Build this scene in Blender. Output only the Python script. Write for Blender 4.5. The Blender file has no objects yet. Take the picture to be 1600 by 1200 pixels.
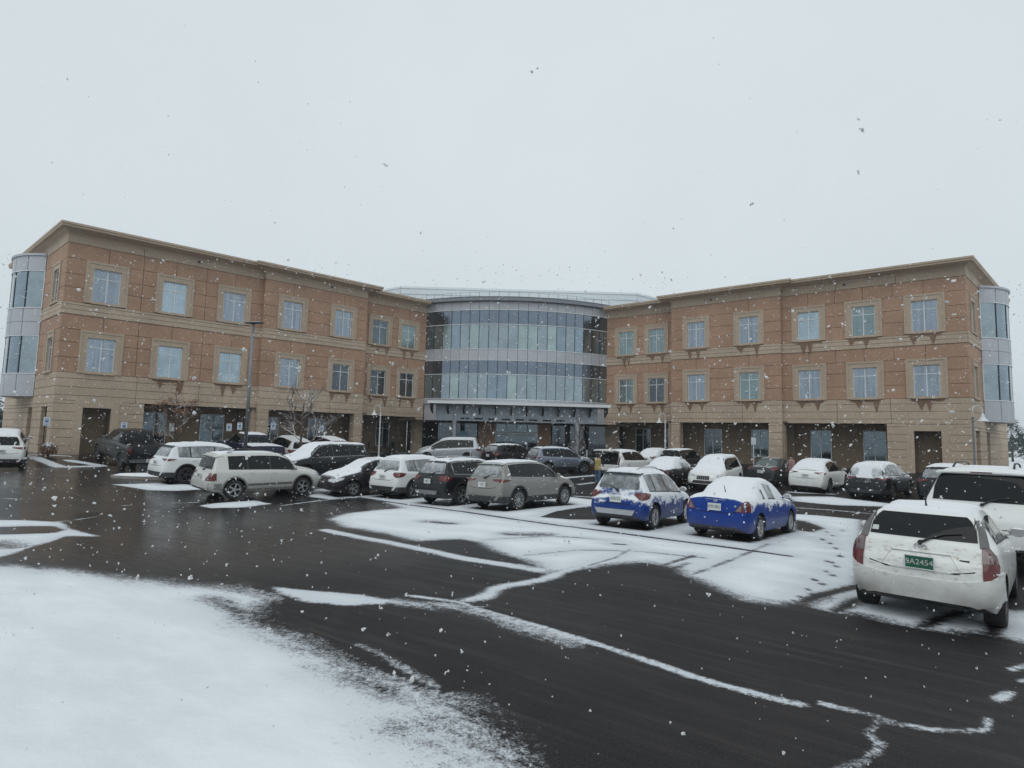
import bpy, bmesh, math, random
import numpy as np
from mathutils import Vector, Matrix, noise as mnoise
from mathutils.bvhtree import BVHTree

R = math.radians
scn = bpy.context.scene
col = scn.collection

# ------------------------------------------------------------------ camera
PITCH, ROLL, CAMZ = .0901, .0253, 2.2
cam_d = bpy.data.cameras.new('camera')
cam_d.sensor_width = 36.0
cam_d.lens = 910.96 / 1600 * 36
cam_d.clip_start = .05
cam_d.clip_end = 3000
cam = bpy.data.objects.new('camera', cam_d)
col.objects.link(cam)
_F = Vector((0, math.cos(PITCH), math.sin(PITCH)))
_U = Vector((0, -math.sin(PITCH), math.cos(PITCH)))
_X = Vector((1, 0, 0))
_c, _s = math.cos(ROLL), math.sin(ROLL)
_R = _c * _X + _s * _U
_V = -_s * _X + _c * _U
cam.matrix_world = Matrix(((_R.x, _V.x, -_F.x, 0), (_R.y, _V.y, -_F.y, 0), (_R.z, _V.z, -_F.z, CAMZ), (0, 0, 0, 1)))
scn.camera = cam

# ------------------------------------------------------------------ world: overcast, snowing sky
SUN_EL, SUN_AZ = R(55), R(200)
world = bpy.data.worlds.new('World')
scn.world = world
world.use_nodes = True
wn, wl = world.node_tree.nodes, world.node_tree.links
wn.clear()
w_out = wn.new('ShaderNodeOutputWorld')
bg_sky = wn.new('ShaderNodeBackground')
bg_cloud = wn.new('ShaderNodeBackground')
sky = wn.new('ShaderNodeTexSky')
sky.sky_type = 'NISHITA'
sky.sun_disc = False
sky.sun_elevation = SUN_EL
sky.sun_rotation = SUN_AZ
sky.dust_density = 4
wl.new(sky.outputs[0], bg_sky.inputs[0])
bg_sky.inputs[1].default_value = .05
tc = wn.new('ShaderNodeTexCoord')
sx = wn.new('ShaderNodeSeparateXYZ')
wl.new(tc.outputs['Generated'], sx.inputs[0])
cr = wn.new('ShaderNodeValToRGB')
cr.color_ramp.elements[0].position = 0.0
cr.color_ramp.elements[0].color = (.69, .775, .825, 1)
cr.color_ramp.elements[1].position = .75
cr.color_ramp.elements[1].color = (.74, .80, .83, 1)
e = cr.color_ramp.elements.new(.12)
e.color = (.695, .78, .825, 1)
e = cr.color_ramp.elements.new(.35)
e.color = (.71, .785, .82, 1)
wl.new(sx.outputs[2], cr.inputs[0])
cn = wn.new('ShaderNodeTexNoise'); cn.inputs['Scale'].default_value = 1.6; cn.inputs['Detail'].default_value = 4
wl.new(tc.outputs['Generated'], cn.inputs['Vector'])
cm = wn.new('ShaderNodeMapRange'); cm.inputs[1].default_value = .3; cm.inputs[2].default_value = .7; cm.inputs[3].default_value = .955; cm.inputs[4].default_value = 1.035
wl.new(cn.outputs['Fac'], cm.inputs[0])
wl.new(cm.outputs[0], bg_cloud.inputs[1])
wl.new(cr.outputs[0], bg_cloud.inputs[0])
w_mix = wn.new('ShaderNodeMixShader')
w_mix.inputs[0].default_value = .93
wl.new(bg_sky.outputs[0], w_mix.inputs[1])
wl.new(bg_cloud.outputs[0], w_mix.inputs[2])
wl.new(w_mix.outputs[0], w_out.inputs[0])

sun_d = bpy.data.lights.new('sun', 'SUN')
sun_d.energy = .5
sun_d.angle = R(50)
sun_d.color = (1, .98, .95)
sun = bpy.data.objects.new('sun', sun_d)
sun.rotation_euler = (R(90) - SUN_EL, 0, R(180) - SUN_AZ)
col.objects.link(sun)

scn.view_settings.view_transform = 'Standard'
scn.view_settings.look = 'None'
scn.view_settings.exposure = 0.0
scn.view_settings.gamma = 1.0
scn.cycles.max_bounces = 6
scn.cycles.diffuse_bounces = 3
scn.cycles.glossy_bounces = 4
scn.cycles.use_denoising = True

# ------------------------------------------------------------------ helpers
def link(o, parent=None):
    col.objects.link(o)
    if parent: o.parent = parent
    return o

def tag(o, label=None, cat=None, group=None, kind=None):
    if label: o['label'] = label
    if cat: o['category'] = cat
    if group: o['group'] = group
    if kind: o['kind'] = kind
    return o

def empty(name, loc=(0, 0, 0), rz=0.0):
    o = bpy.data.objects.new(name, None)
    o.location = loc
    o.rotation_euler = (0, 0, rz)
    return link(o)

def make_obj(name, verts, faces, mats, idx=None, parent=None, smooth=False, sharp=None):
    me = bpy.data.meshes.new(name)
    me.from_pydata([tuple(v) for v in verts], [], faces)
    for m in (mats if isinstance(mats, (list, tuple)) else [mats]): me.materials.append(m)
    if idx is not None: me.polygons.foreach_set('material_index', idx)
    if smooth: me.polygons.foreach_set('use_smooth', [True] * len(me.polygons))
    me.update()
    if sharp: sharpen(me, sharp)
    o = bpy.data.objects.new(name, me)
    return link(o, parent)

def sharpen(me, ang):
    bm = bmesh.new(); bm.from_mesh(me)
    bmesh.ops.recalc_face_normals(bm, faces=bm.faces)
    for ed in bm.edges:
        if len(ed.link_faces) == 2 and ed.calc_face_angle(0) > ang: ed.smooth = False
    bm.to_mesh(me); bm.free()

class MB:
    """collects geometry, builds one mesh object"""
    def __init__(s): s.v, s.f, s.m = [], [], []
    def add(s, vs, fs, m=0):
        n = len(s.v); s.v += [tuple(p) for p in vs]
        s.f += [tuple(n + i for i in f) for f in fs]; s.m += [m] * len(fs)
    def box(s, c0, c1, m=0, T=None):
        (x0, y0, z0), (x1, y1, z1) = c0, c1
        p = [(x0, y0, z0), (x1, y0, z0), (x1, y1, z0), (x0, y1, z0), (x0, y0, z1), (x1, y0, z1), (x1, y1, z1), (x0, y1, z1)]
        if T: p = [T(q) for q in p]
        s.add(p, [(0, 3, 2, 1), (4, 5, 6, 7), (0, 1, 5, 4), (1, 2, 6, 5), (2, 3, 7, 6), (3, 0, 4, 7)], m)
    def tube(s, pts, rs, n=8, m=0, cap=True):
        pts = [Vector(p) for p in pts]
        if not isinstance(rs, (list, tuple)): rs = [rs] * len(pts)
        rings = []; prev = None
        for i, p in enumerate(pts):
            d = (pts[min(i + 1, len(pts) - 1)] - pts[max(i - 1, 0)])
            if d.length < 1e-9: d = Vector((0, 0, 1))
            d.normalize()
            a = prev - d * prev.dot(d) if prev else d.orthogonal()
            if a.length < 1e-6: a = d.orthogonal()
            a.normalize(); prev = a; b = d.cross(a)
            rings.append([p + rs[i] * (math.cos(2 * math.pi * k / n) * a + math.sin(2 * math.pi * k / n) * b) for k in range(n)])
        vs = [q for r_ in rings for q in r_]
        fs = [(i * n + k, i * n + (k + 1) % n, (i + 1) * n + (k + 1) % n, (i + 1) * n + k) for i in range(len(pts) - 1) for k in range(n)]
        if cap: fs += [tuple(range(n))[::-1], tuple((len(pts) - 1) * n + k for k in range(n))]
        s.add(vs, fs, m)
    def lathe(s, prof, n=20, m=0, T=None, close=False):
        """prof = [(r, h)...] around local z"""
        vs = []
        for r_, h in prof:
            for k in range(n):
                a = 2 * math.pi * k / n
                vs.append((r_ * math.cos(a), r_ * math.sin(a), h))
        if T: vs = [T(q) for q in vs]
        L = len(prof)
        fs = [(i * n + k, i * n + (k + 1) % n, ((i + 1) % L) * n + (k + 1) % n, ((i + 1) % L) * n + k) for i in range(L if close else L - 1) for k in range(n)]
        if not close: fs += [tuple(range(n))[::-1], tuple((L - 1) * n + k for k in range(n))]
        s.add(vs, fs, m)
    def build(s, name, mats, parent=None, smooth=False, sharp=None):
        return make_obj(name, s.v, s.f, mats, s.m, parent, smooth, sharp)

# ------------------------------------------------------------------ materials
def new_mat(name):
    m = bpy.data.materials.new(name); m.use_nodes = True
    nt = m.node_tree; nt.nodes.clear()
    out = nt.nodes.new('ShaderNodeOutputMaterial')
    return m, nt, out

def N(nt, typ, **kw):
    n = nt.nodes.new(typ)
    for k, v in kw.items():
        if k.startswith('i_'):
            n.inputs[k[2:]].default_value = v
        else: setattr(n, k, v)
    return n

def math_n(nt, op, a, b=None, c=None):
    n = nt.nodes.new('ShaderNodeMath'); n.operation = op
    for i, x in enumerate((a, b, c)):
        if x is None: continue
        if isinstance(x, (int, float)): n.inputs[i].default_value = x
        else: nt.links.new(x, n.inputs[i])
    return n.outputs[0]

def ramp01(nt, x, lo, hi):
    n = nt.nodes.new('ShaderNodeMapRange'); n.interpolation_type = 'SMOOTHSTEP'
    for i, v in ((1, lo), (2, hi)):
        if isinstance(v, (int, float)): n.inputs[i].default_value = v
        else: nt.links.new(v, n.inputs[i])
    nt.links.new(x, n.inputs[0])
    return n.outputs[0]

def noise_n(nt, scale, detail=4, rough=.6, coord='Object', mapping=None):
    t = nt.nodes.new('ShaderNodeTexCoord')
    n = nt.nodes.new('ShaderNodeTexNoise')
    n.inputs['Scale'].default_value = scale; n.inputs['Detail'].default_value = detail; n.inputs['Roughness'].default_value = rough
    src = t.outputs[coord]
    if mapping:
        mp = nt.nodes.new('ShaderNodeMapping')
        mp.inputs['Rotation'].default_value = mapping[0]; mp.inputs['Scale'].default_value = mapping[1]
        if len(mapping) > 2: mp.vector_type = 'TEXTURE'
        nt.links.new(src, mp.inputs[0]); src = mp.outputs[0]
    nt.links.new(src, n.inputs['Vector'])
    return n.outputs['Fac']

def mixcol(nt, fac, a, b):
    n = nt.nodes.new('ShaderNodeMix'); n.data_type = 'RGBA'
    if isinstance(fac, (int, float)): n.inputs[0].default_value = fac
    else: nt.links.new(fac, n.inputs[0])
    for i, x in ((6, a), (7, b)):
        if isinstance(x, tuple): n.inputs[i].default_value = (*x[:3], 1)
        else: nt.links.new(x, n.inputs[i])
    return n.outputs[2]

SNOW = (.80, .83, .86)
def basic(name, colr, rough=.6, metal=0.0, var=.0, vscale=3.0, bump=0.0, bscale=40, coat=0.0, spec=.5, snow_up=None):
    m, nt, out = new_mat(name)
    p = N(nt, 'ShaderNodeBsdfPrincipled')
    p.inputs['Roughness'].default_value = rough; p.inputs['Metallic'].default_value = metal
    p.inputs['Coat Weight'].default_value = coat; p.inputs['Specular IOR Level'].default_value = spec
    if var:
        f = noise_n(nt, vscale)
        c = mixcol(nt, ramp01(nt, f, .3, .7), tuple(x * (1 - var) for x in colr), tuple(min(1, x * (1 + var)) for x in colr))
        nt.links.new(c, p.inputs['Base Color'])
    else: p.inputs['Base Color'].default_value = (*colr, 1)
    if bump:
        b = N(nt, 'ShaderNodeBump'); b.inputs['Strength'].default_value = bump; b.inputs['Distance'].default_value = .02
        nt.links.new(noise_n(nt, bscale, 5), b.inputs['Height']); nt.links.new(b.outputs[0], p.inputs['Normal'])
    last = p.outputs[0]
    if snow_up is not None:
        last = snow_mix(nt, last, *snow_up)
    nt.links.new(last, out.inputs[0])
    return m

def snow_shader(nt):
    s = N(nt, 'ShaderNodeBsdfPrincipled')
    s.inputs['Roughness'].default_value = .75
    s.inputs['Base Color'].default_value = (*SNOW, 1)
    s.inputs['Subsurface Weight'].default_value = .0
    b = N(nt, 'ShaderNodeBump'); b.inputs['Strength'].default_value = .35; b.inputs['Distance'].default_value = .02
    nt.links.new(noise_n(nt, 25, 4), b.inputs['Height']); nt.links.new(b.outputs[0], s.inputs['Normal'])
    return s.outputs[0]

def snow_mix(nt, base, A, B, thr, scale=4.0, width=.12):
    """mask = A*normal.z + B*noise > thr : snow lying or stuck on the surface"""
    g = N(nt, 'ShaderNodeNewGeometry')
    sp = N(nt, 'ShaderNodeSeparateXYZ'); nt.links.new(g.outputs['Normal'], sp.inputs[0])
    n1 = noise_n(nt, scale, 7, .68)
    v = math_n(nt, 'ADD', math_n(nt, 'MULTIPLY', sp.outputs[2], A), math_n(nt, 'MULTIPLY', n1, B))
    f = ramp01(nt, v, thr - width * .5, thr + width * 1.5)
    mx = N(nt, 'ShaderNodeMixShader')
    nt.links.new(f, mx.inputs[0]); nt.links.new(base, mx.inputs[1]); nt.links.new(snow_shader(nt), mx.inputs[2])
    return mx.outputs[0]

def glass_mat(name, colr, rough=.05, metal=.85, var=.12, snow_up=None, curtain=0.0, spec=.5):
    """coated window pane: tinted mirror with slightly uneven tone"""
    m, nt, out = new_mat(name)
    p = N(nt, 'ShaderNodeBsdfPrincipled')
    p.inputs['Metallic'].default_value = metal; p.inputs['Roughness'].default_value = rough; p.inputs['Specular IOR Level'].default_value = spec
    f = noise_n(nt, .9, 3)
    c = mixcol(nt, ramp01(nt, f, .3, .7), tuple(x * (1 - var) for x in colr), tuple(x * (1 + var) for x in colr))
    if curtain:   # drawn fabric behind the pane: soft upright folds
        fc = noise_n(nt, 6, 3, .6, 'Object', ((0, 0, 0), (1, 1, .04)))
        c = mixcol(nt, ramp01(nt, fc, .38, .62), c, tuple(min(1, x * (1 + curtain)) for x in colr))
    nt.links.new(c, p.inputs['Base Color'])
    b = N(nt, 'ShaderNodeBump'); b.inputs['Strength'].default_value = .03; b.inputs['Distance'].default_value = .05
    nt.links.new(noise_n(nt, 1.2, 2), b.inputs['Height']); nt.links.new(b.outputs[0], p.inputs['Normal'])
    last = p.outputs[0]
    if snow_up: last = snow_mix(nt, last, *snow_up)
    nt.links.new(last, out.inputs[0])
    return m

M = {}
def wall_mat(name, colr, var=.10):
    """precast / stucco: fine speckle, soft damp mottling"""
    m, nt, out = new_mat(name)
    p = N(nt, 'ShaderNodeBsdfPrincipled'); p.inputs['Roughness'].default_value = .85
    f1 = noise_n(nt, .55, 5, .65); f2 = noise_n(nt, 9, 6, .75)
    f3 = noise_n(nt, 1.0, 4, .6, 'Object', ((0, 0, 0), (2.5, 2.5, .25)))
    c = mixcol(nt, ramp01(nt, f1, .35, .7), tuple(x * (1 - var) for x in colr), tuple(x * (1 + var) for x in colr))
    c = mixcol(nt, math_n(nt, 'MULTIPLY', ramp01(nt, f2, .42, .62), .36), c, tuple(x * .62 for x in colr))
    c = mixcol(nt, math_n(nt, 'MULTIPLY', ramp01(nt, f3, .52, .72), .18), c, tuple(x * .6 for x in colr))
    nt.links.new(c, p.inputs['Base Color'])
    b = N(nt, 'ShaderNodeBump'); b.inputs['Strength'].default_value = .35; b.inputs['Distance'].default_value = .01
    nt.links.new(noise_n(nt, 30, 5), b.inputs['Height']); nt.links.new(b.outputs[0], p.inputs['Normal'])
    nt.links.new(p.outputs[0], out.inputs[0])
    return m
M['orange'] = wall_mat('orange_panel', (.45, .28, .19))
M['beige'] = wall_mat('beige_panel', (.54, .425, .32))
M['trim'] = wall_mat('beige_trim', (.52, .41, .31), .05)
M['joint'] = basic('joint_dark', (.09, .06, .04), .9)
M['stain'] = wall_mat('damp_stain', (.25, .155, .10), .1)
M['metal_panel'] = basic('zinc_panel', (.50, .51, .545), .5, .25, .04, .8)
M['metal_dark'] = basic('dark_metal', (.05, .055, .06), .45, .6)
M['alu'] = basic('white_aluminium', (.74, .77, .79), .45, .0)
M['mullion'] = basic('mullion_dark', (.035, .05, .065), .4, .5)
M['pent'] = basic('pale_cladding', (.62, .67, .69), .5, .05, .03)
M['fascia'] = basic('fascia_metal', (.34, .37, .41), .4, .5, .06, 1.5)
M['white'] = basic('white_paint', (.72, .74, .76), .45)
M['snow'] = basic('snow', SNOW, .8, 0, .02, 1.0, .4, 22)
M['interior'] = basic('interior_dark', (.03, .032, .035), .9)
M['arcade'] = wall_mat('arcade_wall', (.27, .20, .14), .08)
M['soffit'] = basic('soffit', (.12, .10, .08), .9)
M['win_blue'] = glass_mat('window_blue', (.25, .29, .335), curtain=.22)
M['win_pale'] = glass_mat('window_pale', (.38, .47, .53), .2, .75)
M['win_green'] = glass_mat('window_green', (.21, .275, .285), .12, .75, curtain=.2)
M['win_dark'] = glass_mat('window_dark', (.11, .125, .14), .06, .8)
M['win_shop'] = glass_mat('window_shop', (.13, .16, .18), .04, .85)
M['cw_span'] = glass_mat('spandrel_glass', (.20, .235, .285), .12, .9, .06)
M['cw_blue'] = glass_mat('curtain_glass_blue', (.32, .375, .41), .07, .9, .10)
M['cw_green'] = glass_mat('curtain_glass_green', (.37, .45, .455), .15, .8, .10)
M['cw_slate'] = glass_mat('curtain_glass_slate', (.27, .33, .385), .05, .9, .10)
M['tire'] = basic('tyre_rubber', (.018, .018, .019), .75, 0, .2, 6, .3, 30)
M['blackplastic'] = basic('black_plastic', (.03, .03, .032), .55, 0, .15, 4)
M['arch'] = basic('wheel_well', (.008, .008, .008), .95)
M['cglass'] = glass_mat('car_glass', (.008, .010, .011), .04, .0, .1, spec=.28)
M['cglass_clear'] = glass_mat('car_glass_clear', (.10, .13, .125), .05, .35, .2)
M['rim'] = basic('alloy', (.50, .51, .52), .32, .85)
M['rim_dark'] = basic('alloy_dark', (.10, .10, .11), .35, .8)
M['taillight'] = basic('tail_light_red', (.11, .006, .006), .2, 0, .3, 9, coat=.4)
M['tailclear'] = basic('tail_light_clear', (.15, .11, .11), .15, .2, .3, 12, coat=1)
M['headlight'] = basic('headlight', (.50, .53, .55), .12, .5, .3, 10, coat=1)
M['chrome'] = basic('chrome', (.65, .66, .67), .15, 1)
M['plate_white'] = basic('plate_white', (.6, .62, .6), .5)
M['plate_green'] = basic('plate_green', (.015, .115, .065), .5)
M['bark'] = basic('bark', (.10, .065, .05), .9, 0, .3, 8, .5, 30, snow_up=(1.0, .8, .75, 6.0, .2))
M['bark_snow'] = basic('bark_snowy', (.13, .085, .07), .9, 0, .3, 8, .5, 30, snow_up=(.9, .9, .72, 5.0, .25))
M['leaf_orange'] = basic('leaf_orange', (.26, .125, .07), .8, 0, .4, 5)
M['leaf_brown'] = basic('leaf_brown', (.16, .09, .055), .8, 0, .4, 5)
M['needle'] = basic('needles', (.028, .05, .045), .8, 0, .4, 4)
M['pole'] = basic('pole_metal', (.22, .24, .26), .5, .5, .1, 2)
M['post_brown'] = basic('post_brown', (.09, .06, .045), .8)
M['sign_blue'] = basic('sign_blue', (.02, .12, .35), .5)
M['sign_white'] = basic('sign_white', (.62, .68, .72), .5)
M['curb'] = basic('curb_concrete', (.30, .28, .26), .85, 0, .15, 2, .3, 30)

# ------------------------------------------------------------------ plan of the building
L0 = Vector((-26.678, 33.974)); AL = .7412
R0 = Vector((28.565, 36.181)); AR = 2.4801
uL = Vector((math.cos(AL), math.sin(AL))); nL = Vector((math.sin(AL), -math.cos(AL)))
uR = Vector((math.cos(AR), math.sin(AR))); nR = Vector((-math.sin(AR), math.cos(AR)))
JL = Vector((-7.87, 52.17)); JR = Vector((8.59, 52.65))
SAG = 2.2
_ch = (JR - JL).length
DR = ((_ch / 2) ** 2 + SAG ** 2) / (2 * SAG)
_dd = (JR - JL).normalized(); _dn = Vector((_dd.y, -_dd.x))
DC = (JL + JR) / 2 - _dn * (DR - SAG)
DHALF = math.asin(_ch / 2 / DR)
DANG = math.atan2(_dn.y, _dn.x)
BASEZ = .5

_zx = np.array([-50, .5, 2.5, 5, 10, 15, 21, 27, 33, 38, 60.])
_zz = np.array([.5, .5, .42, .05, -.05, -.15, -.45, -.36, -.18, -.05, -.05])
def ground_z(x, y):
    x = np.asarray(x, float); y = np.asarray(y, float)
    dl = (x - L0.x) * nL.x + (y - L0.y) * nL.y
    dr = (x - R0.x) * nR.x + (y - R0.y) * nR.y
    dd = np.hypot(x - DC.x, y - DC.y) - DR
    D = np.minimum(np.minimum(dl, dr), dd)
    z = np.interp(D, _zx, _zz)
    z = z - .2 * np.exp(-((x - 17) ** 2 + (y - 29) ** 2) / 40)
    far = np.clip((y - 70) / 60, 0, 1)
    return z * (1 - far) + far * 0.2
def gz(x, y): return float(ground_z(x, y))

# ------------------------------------------------------------------ ground sheet with its snow cover
def seg_dist(px, py, a, b):
    ax, ay = a; bx, by = b
    dx, dy = bx - ax, by - ay
    t = np.clip(((px - ax) * dx + (py - ay) * dy) / (dx * dx + dy * dy + 1e-12), 0, 1)
    return np.hypot(px - ax - t * dx, py - ay - t * dy)
def poly_sd(px, py, poly):
    d = np.full(px.shape, 1e9); inside = np.zeros(px.shape, bool)
    n = len(poly)
    for i in range(n):
        a, b = poly[i], poly[(i + 1) % n]
        d = np.minimum(d, seg_dist(px, py, a, b))
        c = (a[1] > py) != (b[1] > py)
        with np.errstate(divide='ignore', invalid='ignore'):
            xx = (b[0] - a[0]) * (py - a[1]) / ((b[1] - a[1]) or 1e-9) + a[0]
        inside ^= c & (px < xx)
    return np.where(inside, d, -d)
def line_sd(px, py, pts, w0, w1=None):
    w1 = w0 if w1 is None else w1
    n = len(pts) - 1; best = np.full(px.shape, -1e9)
    for i in range(n):
        w = w0 + (w1 - w0) * (i + .5) / n
        best = np.maximum(best, w / 2 - seg_dist(px, py, pts[i], pts[i + 1]))
    return best

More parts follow.
